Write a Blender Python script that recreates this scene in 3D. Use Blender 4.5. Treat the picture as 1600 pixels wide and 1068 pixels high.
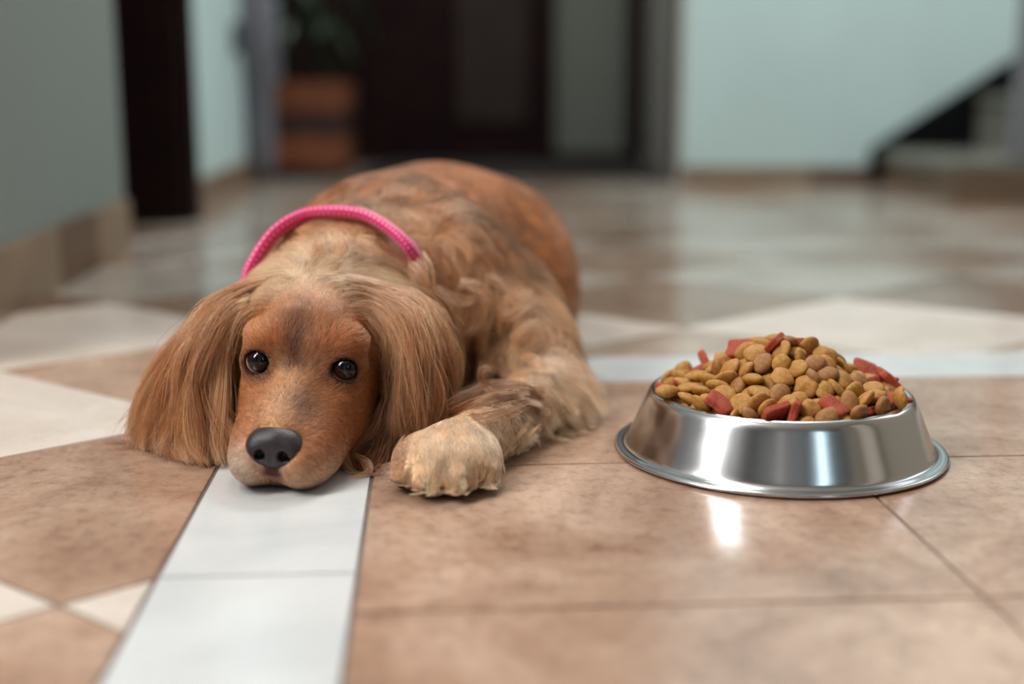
import bpy, bmesh, math, random
import numpy as np
from mathutils import Vector, Matrix, kdtree

for _o in list(bpy.data.objects):
    bpy.data.objects.remove(_o)
SC = bpy.context.scene
COL = SC.collection
rng = np.random.default_rng(7)
random.seed(7)

# ------------------------------------------------------------------ camera, world, lights
CAM_H = 0.276
PITCH = math.radians(11.37)
FPX = 2000.0
cam_d = bpy.data.cameras.new('camera')
cam_d.sensor_width = 36.0
cam_d.lens = FPX / 1600.0 * 36.0
cam_d.clip_start = 0.02
cam_d.clip_end = 60
cam_d.dof.use_dof = True
cam_d.dof.focus_distance = 0.925
cam_d.dof.aperture_fstop = 1.8
cam = bpy.data.objects.new('camera', cam_d)
COL.objects.link(cam)
cam.location = (0, 0, CAM_H)
cam.rotation_euler = (math.pi / 2 - PITCH, 0, 0)
SC.camera = cam

SC.view_settings.view_transform = 'Standard'
SC.view_settings.look = 'None'
SC.view_settings.exposure = 0.08
SC.view_settings.gamma = 1.0
SC.view_settings.use_curve_mapping = False
SC.cycles.use_denoising = True
SC.cycles.max_bounces = 10
SC.cycles.transparent_max_bounces = 8
SC.cycles_curves.shape = 'RIBBONS'
SC.cycles_curves.subdivisions = 2

world = bpy.data.worlds.new('sky')
SC.world = world
world.use_nodes = True
_bg = world.node_tree.nodes['Background']
_bg.inputs[0].default_value = (0.62, 0.74, 0.85, 1)
_bg.inputs[1].default_value = 1.0


def area(name, loc, target, sx, sy, power, col):
    d = bpy.data.lights.new(name, 'AREA')
    d.shape = 'RECTANGLE'
    d.size = sx
    d.size_y = sy
    d.energy = power
    d.color = col
    o = bpy.data.objects.new(name, d)
    COL.objects.link(o)
    o.location = loc
    v = Vector(target) - Vector(loc)
    o.rotation_euler = v.to_track_quat('-Z', 'Y').to_euler()
    return o


# daylight through the three windows of the room (the lamps sit in the window openings)
area('daylight_left_window', (-1.72, -0.01, 1.62), (0.0, 0.09, 1.0), 0.60, 1.35, 56, (1.0, 0.985, 0.965))
area('daylight_front_window', (1.62, -2.37, 1.65), (1.3, -0.6, 1.0), 0.36, 1.25, 5, (0.66, 0.90, 1.0))
area('daylight_stair_window', (2.22, 2.35, 1.65), (0.2, 3.25, 0.9), 1.2, 1.3, 9, (0.90, 0.97, 1.0))
area('ceiling_lamp_light', (-1.28, 0.28, 2.56), (-1.28, 0.28, 0), 0.45, 0.80, 28, (1.0, 0.985, 0.96))
area('stair_hall_fill_light', (0.45, 2.85, 2.56), (0.45, 2.85, 0), 0.9, 0.7, 52, (0.93, 0.98, 1.0))  # added fill without a fixture, brightens the back walls and far floor
area('hall_fill_light', (-0.30, 1.50, 2.56), (-0.30, 1.50, 0), 0.6, 0.6, 14, (1.0, 0.985, 0.96))  # added fill without a fixture, lights the dog's back and crown from above


# ------------------------------------------------------------------ helpers
def px_ray(px, py):
    u = (px - 800) / FPX
    v = (py - 534) / FPX
    return np.array([u, math.cos(PITCH) - v * math.sin(PITCH), -math.sin(PITCH) - v * math.cos(PITCH)])


def at(px, py, Y):
    """the point of the room at distance Y on the sight line measured in the photograph"""
    d = px_ray(px, py)
    return d * (Y / d[1]) + np.array([0, 0, CAM_H])


def floor_at(px, py):
    d = px_ray(px, py)
    return d * (-CAM_H / d[2]) + np.array([0, 0, CAM_H])


def lin(r, g, b):
    def f(c):
        c /= 255.0
        return c / 12.92 if c <= 0.04045 else ((c + 0.055) / 1.055) ** 2.4
    return (f(r), f(g), f(b))


def link(o, parent=None):
    COL.objects.link(o)
    if parent is not None:
        o.parent = parent
    return o


def empty(name, loc=(0, 0, 0)):
    o = bpy.data.objects.new(name, None)
    o.empty_display_size = 0.02
    o.location = loc
    return link(o)


def tag(o, label=None, cat=None, group=None, kind=None):
    if label:
        o['label'] = label
    if cat:
        o['category'] = cat
    if group:
        o['group'] = group
    if kind:
        o['kind'] = kind
    return o


def mesh_obj(name, V, F, mat=None, parent=None, smooth=False, loc=None):
    me = bpy.data.meshes.new(name)
    me.from_pydata([tuple(v) for v in V], [], [tuple(f) for f in F])
    me.update()
    if smooth:
        me.polygons.foreach_set('use_smooth', [True] * len(me.polygons))
    if mat is not None:
        for m in (mat if isinstance(mat, (list, tuple)) else [mat]):
            me.materials.append(m)
    o = bpy.data.objects.new(name, me)
    if loc is not None:
        o.location = loc
    return link(o, parent)


def bm_obj(name, bm, mat=None, parent=None, smooth=False, bevel=0.0, seg=2):
    if bevel > 0:
        bmesh.ops.bevel(bm, geom=bm.edges[:], offset=bevel, segments=seg, affect='EDGES', clamp_overlap=True)
    bmesh.ops.recalc_face_normals(bm, faces=bm.faces)
    me = bpy.data.meshes.new(name)
    bm.to_mesh(me)
    bm.free()
    if smooth:
        me.polygons.foreach_set('use_smooth', [True] * len(me.polygons))
    if mat is not None:
        for m in (mat if isinstance(mat, (list, tuple)) else [mat]):
            me.materials.append(m)
    o = bpy.data.objects.new(name, me)
    return link(o, parent)


def box_bm(bm, lo, hi):
    vs = [bm.verts.new((x, y, z)) for x in (lo[0], hi[0]) for y in (lo[1], hi[1]) for z in (lo[2], hi[2])]
    for f in ((0, 1, 3, 2), (4, 6, 7, 5), (0, 4, 5, 1), (2, 3, 7, 6), (0, 2, 6, 4), (1, 5, 7, 3)):
        bm.faces.new([vs[i] for i in f])


def prism_bm(bm, poly, z0, z1):
    """vertical prism over a 2-D polygon"""
    a = [bm.verts.new((p[0], p[1], z0)) for p in poly]
    b = [bm.verts.new((p[0], p[1], z1)) for p in poly]
    n = len(poly)
    bm.faces.new(a[::-1])
    f = bm.faces.new(b)
    for i in range(n):
        bm.faces.new((a[i], a[(i + 1) % n], b[(i + 1) % n], b[i]))
    return f


def wall_bm(bm, p, q, t, z0, z1):
    """wall slab from p to q (2-D), thickness t to the left of p->q"""
    d = Vector((q[0] - p[0], q[1] - p[1])).normalized()
    n = Vector((-d.y, d.x)) * t
    prism_bm(bm, [p, q, (q[0] + n.x, q[1] + n.y), (p[0] + n.x, p[1] + n.y)], z0, z1)


def lathe(profile, seg=96):
    V, F = [], []
    n = len(profile)
    for i in range(seg):
        a = 2 * math.pi * i / seg
        for r, z in profile:
            V.append((r * math.cos(a), r * math.sin(a), z))
    for i in range(seg):
        j = (i + 1) % seg
        for k in range(n - 1):
            F.append((i * n + k, j * n + k, j * n + k + 1, i * n + k + 1))
    return V, F


def tube(path, radii, sides=10, closed=False, flat=1.0):
    path = np.asarray(path, float)
    n = len(path)
    V, F = [], []
    up = np.array([0, 0, 1.0])
    for i in range(n):
        if closed:
            t = path[(i + 1) % n] - path[i - 1]
        else:
            t = path[min(i + 1, n - 1)] - path[max(i - 1, 0)]
        t = t / (np.linalg.norm(t) + 1e-9)
        s = np.cross(t, up)
        if np.linalg.norm(s) < 1e-3:
            s = np.cross(t, np.array([1.0, 0, 0]))
        s /= np.linalg.norm(s)
        w = np.cross(s, t)
        r = radii[i] if hasattr(radii, '__len__') else radii
        for k in range(sides):
            a = 2 * math.pi * k / sides
            V.append(path[i] + s * math.cos(a) * r * flat + w * math.sin(a) * r)
    m = n if closed else n - 1
    for i in range(m):
        j = (i + 1) % n
        for k in range(sides):
            l = (k + 1) % sides
            F.append((i * sides + k, i * sides + l, j * sides + l, j * sides + k))
    if not closed:
        F.append(tuple(range(sides))[::-1])
        F.append(tuple((n - 1) * sides + k for k in range(sides)))
    return V, F


# ------------------------------------------------------------------ materials
def new_mat(name):
    m = bpy.data.materials.new(name)
    m.use_nodes = True
    nt = m.node_tree
    return m, nt, nt.nodes['Principled BSDF']


def simple_mat(name, col, rough=0.5, metal=0.0, noise=0.0, scale=20, bump=0.0, spec=0.5, coat=0.0):
    m, nt, b = new_mat(name)
    b.inputs['Base Color'].default_value = (*col, 1)
    b.inputs['Roughness'].default_value = rough
    b.inputs['Metallic'].default_value = metal
    b.inputs['Specular IOR Level'].default_value = spec
    b.inputs['Coat Weight'].default_value = coat
    if noise or bump:
        tc = nt.nodes.new('ShaderNodeTexCoord')
        no = nt.nodes.new('ShaderNodeTexNoise')
        no.inputs['Scale'].default_value = scale
        no.inputs['Detail'].default_value = 6
        nt.links.new(tc.outputs['Object'], no.inputs['Vector'])
        if noise:
            r = nt.nodes.new('ShaderNodeValToRGB')
            r.color_ramp.elements[0].position = 0.3
            r.color_ramp.elements[1].position = 0.7
            r.color_ramp.elements[0].color = (*[c * (1 - noise) for c in col], 1)
            r.color_ramp.elements[1].color = (*[min(1, c * (1 + noise)) for c in col], 1)
            nt.links.new(no.outputs['Fac'], r.inputs['Fac'])
            nt.links.new(r.outputs['Color'], b.inputs['Base Color'])
        if bump:
            bp = nt.nodes.new('ShaderNodeBump')
            bp.inputs['Strength'].default_value = bump
            bp.inputs['Distance'].default_value = 0.002
            nt.links.new(no.outputs['Fac'], bp.inputs['Height'])
            nt.links.new(bp.outputs['Normal'], b.inputs['Normal'])
    return m


def tile_mat(name, stops, rough, scale=5.0, fine=60.0, bump=0.05, speck=0.25):
    """marbled glazed tile: three-colour cloudy ramp, fine dark specks and a slightly wavy gloss"""
    m, nt, b = new_mat(name)
    L = nt.links.new
    tc = nt.nodes.new('ShaderNodeTexCoord')
    n1 = nt.nodes.new('ShaderNodeTexNoise')
    n1.inputs['Scale'].default_value = scale
    n1.inputs['Detail'].default_value = 9
    n1.inputs['Roughness'].default_value = 0.68
    n1.inputs['Distortion'].default_value = 0.6
    L(tc.outputs['Object'], n1.inputs['Vector'])
    r = nt.nodes.new('ShaderNodeValToRGB')
    cr = r.color_ramp
    cr.elements[0].position = 0.35
    cr.elements[0].color = (*stops[0], 1)
    cr.elements[1].position = 0.66
    cr.elements[1].color = (*stops[-1], 1)
    if len(stops) == 3:
        e = cr.elements.new(0.5)
        e.color = (*stops[1], 1)
    L(n1.outputs['Fac'], r.inputs['Fac'])
    n2 = nt.nodes.new('ShaderNodeTexNoise')
    n2.inputs['Scale'].default_value = fine
    n2.inputs['Detail'].default_value = 8
    n2.inputs['Roughness'].default_value = 0.75
    L(tc.outputs['Object'], n2.inputs['Vector'])
    r2 = nt.nodes.new('ShaderNodeValToRGB')
    r2.color_ramp.elements[0].position = 0.36
    r2.color_ramp.elements[0].color = (1 - speck, 1 - speck * 1.05, 1 - speck * 1.1, 1)
    r2.color_ramp.elements[1].position = 0.52
    r2.color_ramp.elements[1].color = (1, 1, 1, 1)
    L(n2.outputs['Fac'], r2.inputs['Fac'])
    mx = nt.nodes.new('ShaderNodeMix')
    mx.data_type = 'RGBA'
    mx.blend_type = 'MULTIPLY'
    mx.inputs[0].default_value = 1.0
    L(r.outputs['Color'], mx.inputs[6])
    L(r2.outputs['Color'], mx.inputs[7])
    L(mx.outputs[2], b.inputs['Base Color'])
    b.inputs['Roughness'].default_value = rough
    b.inputs['Specular IOR Level'].default_value = 0.75
    bp = nt.nodes.new('ShaderNodeBump')
    bp.inputs['Strength'].default_value = bump
    bp.inputs['Distance'].default_value = 0.003
    n3 = nt.nodes.new('ShaderNodeTexNoise')
    n3.inputs['Scale'].default_value = 22
    n3.inputs['Detail'].default_value = 4
    L(tc.outputs['Object'], n3.inputs['Vector'])
    L(n3.outputs['Fac'], bp.inputs['Height'])
    L(bp.outputs['Normal'], b.inputs['Normal'])
    return m


M_BROWN = tile_mat('terracotta_tile', [lin(144, 108, 86), lin(174, 141, 119), lin(204, 174, 152)], 0.18, 5.5, 85, 0.05, 0.28)
M_CREAM = tile_mat('cream_tile', [lin(206, 190, 176), lin(226, 212, 200)], 0.18, 7, 120, 0.04, 0.06)
M_WHITE = tile_mat('white_tile', [lin(198, 199, 199), lin(216, 216, 214)], 0.16, 6, 90, 0.03, 0.03)
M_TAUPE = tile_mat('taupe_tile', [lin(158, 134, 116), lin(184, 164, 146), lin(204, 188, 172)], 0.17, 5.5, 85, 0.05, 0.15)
M_CREAM_DIM = tile_mat('cream_tile_dimmed', [lin(150, 140, 128), lin(178, 168, 156)], 0.15, 7, 120, 0.04, 0.06)  # cream tile darkened for the dimmer far floor
M_BROWN_DIM = tile_mat('terracotta_tile_dimmed', [lin(112, 90, 74), lin(140, 116, 98), lin(158, 136, 118)], 0.15, 5.5, 85, 0.05, 0.15)  # terracotta tile darkened for the dimmer far floor
M_GROUT = simple_mat('grout', lin(104, 88, 78), 0.85, noise=0.2, scale=150)
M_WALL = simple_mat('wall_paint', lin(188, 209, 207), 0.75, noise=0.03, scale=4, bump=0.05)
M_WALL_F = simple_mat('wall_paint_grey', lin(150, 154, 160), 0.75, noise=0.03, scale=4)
M_WALL_L = simple_mat('wall_paint_dimmed', lin(122, 130, 125), 0.75, noise=0.03, scale=4, bump=0.05)  # wall paint darkened to carry the weaker light on the near stretch
M_CEIL = simple_mat('ceiling_paint', lin(200, 200, 196), 0.8)
M_DARKWOOD = simple_mat('dark_wood', lin(27, 8, 8), 0.6, noise=0.35, scale=9, bump=0.05, spec=0.12)
M_DARKWOOD2 = simple_mat('dark_panel_wood', lin(46, 34, 30), 0.5, noise=0.2, scale=9, spec=0.2)
M_BLACK = simple_mat('black_paint', lin(10, 10, 11), 0.6, spec=0.1)
M_SKIRT = tile_mat('skirting_tile', [lin(122, 100, 80), lin(148, 124, 100)], 0.3, 6, 60, 0.03, 0.1)
M_SKIRT_D = tile_mat('skirting_tile_brown', [lin(84, 58, 42), lin(104, 74, 54)], 0.3, 6, 60, 0.03, 0.1)
M_STEP = tile_mat('step_tile', [lin(112, 110, 100), lin(130, 128, 118)], 0.25, 6, 60, 0.03, 0.05)  # darkened, the stair's shade put into the tile colour
M_RISER = tile_mat('riser_tile', [lin(96, 80, 62), lin(118, 98, 78)], 0.35, 6, 60, 0.03, 0.1)  # darkened, shade of the left-facing stair side put into the colour
M_WALL_R = simple_mat('wall_paint_beige', lin(150, 142, 128), 0.75, noise=0.03, scale=4)
M_JAMB = simple_mat('jamb_paint', lin(176, 166, 160), 0.6)
M_GLASS, _nt, _b = new_mat('window_glass')
_b.inputs['Transmission Weight'].default_value = 1.0
_b.inputs['Roughness'].default_value = 0.0
_b.inputs['IOR'].default_value = 1.45
M_METALFRAME = simple_mat('window_frame_white', lin(225, 225, 222), 0.4)

# ------------------------------------------------------------------ floor
FO = np.array([-0.0905, 0.7235])
FS = np.array([-0.0634, 0.998])       # along the white strip
FR = np.array([0.998, 0.0634])        # across it


def fw(a, b):
    p = FO + FR * a + FS * b
    return (p[0], p[1])


def clip(poly, a, b, c):
    """keep a*x + b*y <= c"""
    out = []
    for i in range(len(poly)):
        p, q = poly[i], poly[(i + 1) % len(poly)]
        dp = a * p[0] + b * p[1] - c
        dq = a * q[0] + b * q[1] - c
        if dp <= 0:
            out.append(p)
        if (dp < 0 < dq) or (dq < 0 < dp):
            s = dp / (dp - dq)
            out.append((p[0] + s * (q[0] - p[0]), p[1] + s * (q[1] - p[1])))
    return out


def shrink(poly, g):
    """inset a convex polygon by g"""
    n = len(poly)
    area2 = sum(poly[i][0] * poly[(i + 1) % n][1] - poly[(i + 1) % n][0] * poly[i][1] for i in range(n))
    s = 1 if area2 > 0 else -1
    out = poly
    for i in range(n):
        p, q = poly[i], poly[(i + 1) % n]
        ex, ey = q[0] - p[0], q[1] - p[1]
        l = math.hypot(ex, ey)
        if l < 1e-6:
            continue
        nx, ny = s * ey / l, -s * ex / l      # outward
        out = clip(out, nx, ny, nx * p[0] + ny * p[1] - g)
        if len(out) < 3:
            return []
    return out


fbm = bmesh.new()
GAP = 0.0013


def put_tile(poly_ab, mi):
    p = shrink(poly_ab, GAP)
    if len(p) < 3:
        return
    n = len(p)
    ar = abs(sum(p[i][0] * p[(i + 1) % n][1] - p[(i + 1) % n][0] * p[i][1] for i in range(n))) / 2
    if ar < 4e-5:
        return
    w = [fw(*q) for q in p]
    q = shrink(p, 0.0006) or p
    if len(q) != n:
        q = p
    top = [fbm.verts.new((*fw(*x), 0.0)) for x in q]
    mid = [fbm.verts.new((x[0], x[1], -0.0006)) for x in w]
    bot = [fbm.verts.new((x[0], x[1], -0.004)) for x in w]
    fs = [fbm.faces.new(top)]
    for i in range(n):
        j = (i + 1) % n
        fs.append(fbm.faces.new((mid[i], mid[j], top[j], top[i])))
        fs.append(fbm.faces.new((bot[i], bot[j], mid[j], mid[i])))
    for f in fs:
        f.material_index = mi


SL, SR = -0.1145, 0.0
B_LO, B_HI, A_LO, A_HI = -3.4, 4.9, -2.0, 2.8
# white strip running away from the camera
b = -0.025 - 0.33 * 10
while b < B_HI:
    put_tile([(SL, max(b, B_LO)), (SR, max(b, B_LO)), (SR, min(b + 0.33, B_HI)), (SL, min(b + 0.33, B_HI))], 2)
    b += 0.33
# straight-laid tiles to its right, as far as the crossing strip
CROSS0, CROSS1 = 0.447, 0.558
k = 0
b = CROSS0 - 0.265
while b > B_LO - 0.265:
    lo = max(b, B_LO)
    a = SR
    while a < A_HI:
        put_tile([(a, lo), (min(a + 0.346, A_HI), lo), (min(a + 0.346, A_HI), b + 0.265), (a, b + 0.265)], 0)
        a += 0.346
    b -= 0.265
# crossing strip
a = SR
while a < A_HI:
    put_tile([(a, CROSS0), (min(a + 0.346, A_HI), CROSS0), (min(a + 0.346, A_HI), CROSS1), (a, CROSS1)], 2)
    a += 0.346


# diagonal checker of terracotta and cream tiles elsewhere
def to_ab(x, y):
    d = np.array([x, y]) - FO
    return np.array([d @ FR, d @ FS])


c0 = to_ab(-0.26, 1.045)
ua = to_ab(-0.49, 0.838) - c0
ub = to_ab(-0.505, 1.232) - c0
for i in range(-24, 25):
    for j in range(-24, 25):
        p0 = c0 + ua * i + ub * j
        q = [tuple(p0), tuple(p0 + ua), tuple(p0 + ua + ub), tuple(p0 + ub)]
        mi = 1 if (i + j) % 2 == 0 else 0
        for side in (0, 1):
            w = q
            if side == 0:
                w = clip(w, 1, 0, SL)
            else:
                w = clip(w, -1, 0, -SR)
                w = clip(w, 0, -1, -CROSS1)
            for cc in ((1, 0, A_HI), (-1, 0, -A_LO), (0, 1, B_HI), (0, -1, -B_LO)):
                if len(w) >= 3:
                    w = clip(w, *cc)
            if len(w) >= 3:
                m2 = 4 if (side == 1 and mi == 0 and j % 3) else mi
                if (p0 + ua / 2 + ub / 2)[1] > 0.88:  # farther tiles take darkened copies, the lower light put into their colour
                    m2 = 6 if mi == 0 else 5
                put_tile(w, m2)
# grout bed
gv = [fbm.verts.new((*fw(*p), -0.0012)) for p in ((A_LO, B_LO), (A_HI, B_LO), (A_HI, B_HI), (A_LO, B_HI))]
gf = fbm.faces.new(gv)
gf.material_index = 3
floor = bm_obj('floor', fbm, [M_BROWN, M_CREAM, M_WHITE, M_GROUT, M_TAUPE, M_CREAM_DIM, M_BROWN_DIM])
tag(floor, kind='structure')

# ------------------------------------------------------------------ room shell
ZC = 2.6


def struct(name, bm, mat, bevel=0.0):
    return tag(bm_obj(name, bm, mat, None, False, bevel), kind='structure')


def lw(Y):                       # the left wall's face runs along the floor grid
    return (-0.655 - 0.0635 * (Y - 2.17), Y)


X_L, X_R, Y_F, Y_B = -1.75, 2.26, -2.4, 4.62
bm = bmesh.new()
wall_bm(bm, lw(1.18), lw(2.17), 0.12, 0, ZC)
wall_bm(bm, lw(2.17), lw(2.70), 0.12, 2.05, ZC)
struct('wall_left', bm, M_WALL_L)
bm = bmesh.new()
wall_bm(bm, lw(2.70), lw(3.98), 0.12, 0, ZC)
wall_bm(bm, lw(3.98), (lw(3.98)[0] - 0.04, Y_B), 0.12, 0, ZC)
struct('wall_left_far', bm, M_WALL)  # brighter copy of the paint stands in for stronger light on this stretch
bm = bmesh.new()
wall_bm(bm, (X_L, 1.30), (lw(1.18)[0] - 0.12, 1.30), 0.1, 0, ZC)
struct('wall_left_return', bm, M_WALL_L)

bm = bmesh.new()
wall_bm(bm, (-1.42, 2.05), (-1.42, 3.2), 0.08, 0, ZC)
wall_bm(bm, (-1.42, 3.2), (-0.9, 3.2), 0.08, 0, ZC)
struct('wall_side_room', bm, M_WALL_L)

# skirting on the left wall: tan tiles with one brown tile among them
bm = bmesh.new()
edges = [1.18, 1.40, 1.745, 1.95, 2.17]
for i in range(4):
    p, q = lw(edges[i] + 0.001), lw(edges[i + 1] - 0.001)
    n0 = len(bm.faces)
    wall_bm(bm, (p[0] + 0.009, p[1]), (q[0] + 0.009, q[1]), 0.009, 0, 0.086)
    for f in list(bm.faces)[n0:]:
        f.material_index = 1 if i == 2 else 0
p, q = lw(2.701), lw(3.98)
wall_bm(bm, (p[0] + 0.009, p[1]), (q[0] + 0.009, q[1]), 0.009, 0, 0.07)
struct('baseboard_left', bm, [M_SKIRT, M_SKIRT_D])

# right-hand part of the back wall, with the entrance recess to its left
WB = 3.62
XJ = 0.462
bm = bmesh.new()
wall_bm(bm, (X_R, WB), (XJ, WB), -0.12, 0, ZC)
wall_bm(bm, (XJ + 0.06, WB + 0.12), (XJ + 0.06, Y_B), -0.06, 0, ZC)
struct('wall_back', bm, M_WALL)
bm = bmesh.new()
box_bm(bm, (XJ, WB - 0.002, 0), (XJ + 0.015, Y_B, ZC))
struct('trim_1', bm, M_JAMB)
bm = bmesh.new()
xs = [XJ + 0.012, 0.83, 1.02]
for i in range(2):
    n0 = len(bm.faces)
    box_bm(bm, (xs[i] + 0.001, WB - 0.009, 0), (xs[i + 1] - 0.001, WB, 0.05))
    for f in list(bm.faces)[n0:]:
        f.material_index = i
struct('baseboard_back', bm, [M_SKIRT, M_SKIRT_D])
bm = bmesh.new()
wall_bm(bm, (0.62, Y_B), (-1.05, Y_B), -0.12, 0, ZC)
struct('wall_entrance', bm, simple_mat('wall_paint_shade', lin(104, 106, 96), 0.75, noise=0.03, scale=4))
bm = bmesh.new()
box_bm(bm, (X_R, Y_F, 0), (X_R + 0.12, -0.55, ZC))
box_bm(bm, (X_R, -0.55, 2.3), (X_R + 0.12, 0.40, ZC))
box_bm(bm, (X_R, 0.40, 0), (X_R + 0.12, 1.7, ZC))
box_bm(bm, (X_R, 3.0, 0), (X_R + 0.12, WB + 0.12, ZC))
for y0, y1 in ((1.7, 3.0),):
    box_bm(bm, (X_R, y0, 0), (X_R + 0.12, y1, 0.95))
    box_bm(bm, (X_R, y0, 2.3), (X_R + 0.12, y1, ZC))
struct('wall_right', bm, M_WALL_R)
bm = bmesh.new()
box_bm(bm, (X_L - 0.12, Y_F, 0), (X_L, -0.35, ZC))
box_bm(bm, (X_L - 0.12, 0.31, 0), (X_L, 1.4, ZC))
box_bm(bm, (X_L - 0.12, -0.35, 0), (X_L, 0.31, 0.9))
box_bm(bm, (X_L - 0.12, -0.35, 2.35), (X_L, 0.31, ZC))
struct('wall_side', bm, M_WALL_F)
bm = bmesh.new()
box_bm(bm, (X_L, Y_F - 0.12, 0), (1.41, Y_F, ZC))
box_bm(bm, (1.83, Y_F - 0.12, 0), (X_R, Y_F, ZC))
box_bm(bm, (1.41, Y_F - 0.12, 0), (1.83, Y_F, 0.95))
box_bm(bm, (1.41, Y_F - 0.12, 2.35), (1.83, Y_F, ZC))
struct('wall_front', bm, M_WALL_F)
bm = bmesh.new()
box_bm(bm, (X_L - 0.12, Y_F - 0.12, ZC), (X_R + 0.12, Y_B + 0.12, ZC + 0.08))
struct('ceiling', bm, M_CEIL)


def window(name, x, y0, y1, z0, z1, inward, bars):
    bm = bmesh.new()
    t = 0.05
    x0, x1 = (x, x + 0.05) if inward < 0 else (x - 0.05, x)
    box_bm(bm, (x0, y0, z0), (x1, y1, z0 + t))
    box_bm(bm, (x0, y0, z1 - t), (x1, y1, z1))
    box_bm(bm, (x0, y0, z0 + t), (x1, y0 + t, z1 - t))
    box_bm(bm, (x0, y1 - t, z0 + t), (x1, y1, z1 - t))
    for k in range(1, bars):
        yc = y0 + (y1 - y0) * k / bars
        box_bm(bm, (x0, yc - 0.025, z0 + t), (x1, yc + 0.025, z1 - t))
    w = struct(name, bm, M_METALFRAME)
    bm = bmesh.new()
    xg = x + 0.028 if inward < 0 else x - 0.028
    box_bm(bm, (xg - 0.003, y0 + t, z0 + t), (xg + 0.003, y1 - t, z1 - t))
    bm_obj('pane', bm, M_GLASS, w)
    return w


window('window_1', X_L, -0.35, 0.31, 0.9, 2.35, 1, 1)
bm = bmesh.new()
for lo, hi in (((1.41, Y_F - 0.05, 0.95), (1.83, Y_F, 1.0)), ((1.41, Y_F - 0.05, 2.3), (1.83, Y_F, 2.35)),
               ((1.41, Y_F - 0.05, 1.0), (1.45, Y_F, 2.3)), ((1.79, Y_F - 0.05, 1.0), (1.83, Y_F, 2.3))):
    box_bm(bm, lo, hi)
w2_ = struct('window_2', bm, M_METALFRAME)
bm = bmesh.new()
box_bm(bm, (1.45, Y_F - 0.03, 1.0), (1.79, Y_F - 0.024, 2.3))
bm_obj('pane', bm, M_GLASS, w2_)
bm = bmesh.new()
box_bm(bm, (0.75, Y_F, 0), (1.38, Y_F + 0.03, 2.5))
box_bm(bm, (1.86, Y_F, 0), (X_R, Y_F + 0.03, 2.5))
box_bm(bm, (X_R - 0.03, Y_F + 0.03, 0), (X_R, -1.15, 2.5))
box_bm(bm, (X_L, Y_F, 0), (X_L + 0.03, -1.45, 2.5))
struct('reflection_panels', bm, simple_mat('dark_reflection_panel', lin(66, 62, 56), 0.5, noise=0.2, scale=9))  # unseen dark panels added for the bowl to reflect as dark bands
bm = bmesh.new()
box_bm(bm, (X_L, -1.02, 0), (X_L + 0.03, -0.88, 2.5))
box_bm(bm, (-0.5, Y_F, 0), (-0.2, Y_F + 0.03, 2.5))
struct('reflection_strips', bm, M_METALFRAME)  # unseen pale strips added for the bowl to reflect
window('window_3', X_R, 1.7, 3.0, 0.95, 2.3, -1, 2)

# ------------------------------------------------------------------ doors
d1 = empty('door_1', (*lw(2.585), 0))
tag(d1, kind='structure')


def lw_local(bm, y0, y1, x0, x1, z0, z1):
    """box in the left wall's frame (x towards the room), relative to door_1"""
    c = Vector((*lw(2.585), 0))
    dy = Vector((-0.0635, 0.998, 0))
    dx = Vector((0.998, 0.0635, 0))
    vs = [bm.verts.new(dx * x + dy * (y - 2.585) + Vector((0, 0, z))) for x in (x0, x1) for y in (y0, y1) for z in (z0, z1)]
    for f in ((0, 1, 3, 2), (4, 6, 7, 5), (0, 4, 5, 1), (2, 3, 7, 6), (0, 2, 6, 4), (1, 5, 7, 3)):
        bm.faces.new([vs[i] for i in f])


bm = bmesh.new()
lw_local(bm, 2.62, 2.698, -0.12, 0.035, 0, 2.04)
lw_local(bm, 2.172, 2.62, -0.118, -0.06, 1.97, 2.04)
bm_obj('door_frame', bm, M_DARKWOOD, d1)
bm = bmesh.new()
lw_local(bm, 2.575, 2.615, -0.62, 0.02, 0.006, 1.97)      # the leaf stands open against the far jamb
for z0, z1 in ((0.15, 0.85), (1.0, 1.85)):
    lw_local(bm, 2.565, 2.575, -0.52, -0.06, z0, z1)
leaf = bm_obj('door_leaf', bm, M_DARKWOOD, d1)
bm = bmesh.new()
lw_local(bm, 2.55, 2.575, -0.57, -0.55, 0.98, 1.0)
lw_local(bm, 2.535, 2.55, -0.57, -0.47, 0.98, 1.0)
bm_obj('door_handle', bm, simple_mat('handle_metal', lin(160, 150, 130), 0.3, 1.0), leaf)

d3 = empty('door_3', (X_R, -0.075, 0))
tag(d3, kind='structure')
bm = bmesh.new()
box_bm(bm, (-0.03, -0.475, 0), (0.1, -0.36, 2.3))
box_bm(bm, (-0.03, 0.30, 0), (0.1, 0.475, 2.3))
box_bm(bm, (-0.03, -0.36, 2.22), (0.1, 0.30, 2.3))
bm_obj('door_frame', bm, M_DARKWOOD, d3)
bm = bmesh.new()
box_bm(bm, (0.03, -0.36, 0.004), (0.07, 0.30, 2.22))
bm_obj('door_leaf', bm, simple_mat('door_paint_beige', lin(206, 198, 182), 0.5), d3)

# entrance door at the end of the hall: dark frame, leaf with a paler panel
d2 = empty('door_2', (-0.23, Y_B, 0))
tag(d2, kind='structure')


def dbox(bm, lo, hi):
    box_bm(bm, (lo[0] + 0.23, lo[1] - Y_B, lo[2]), (hi[0] + 0.23, hi[1] - Y_B, hi[2]))


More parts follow.
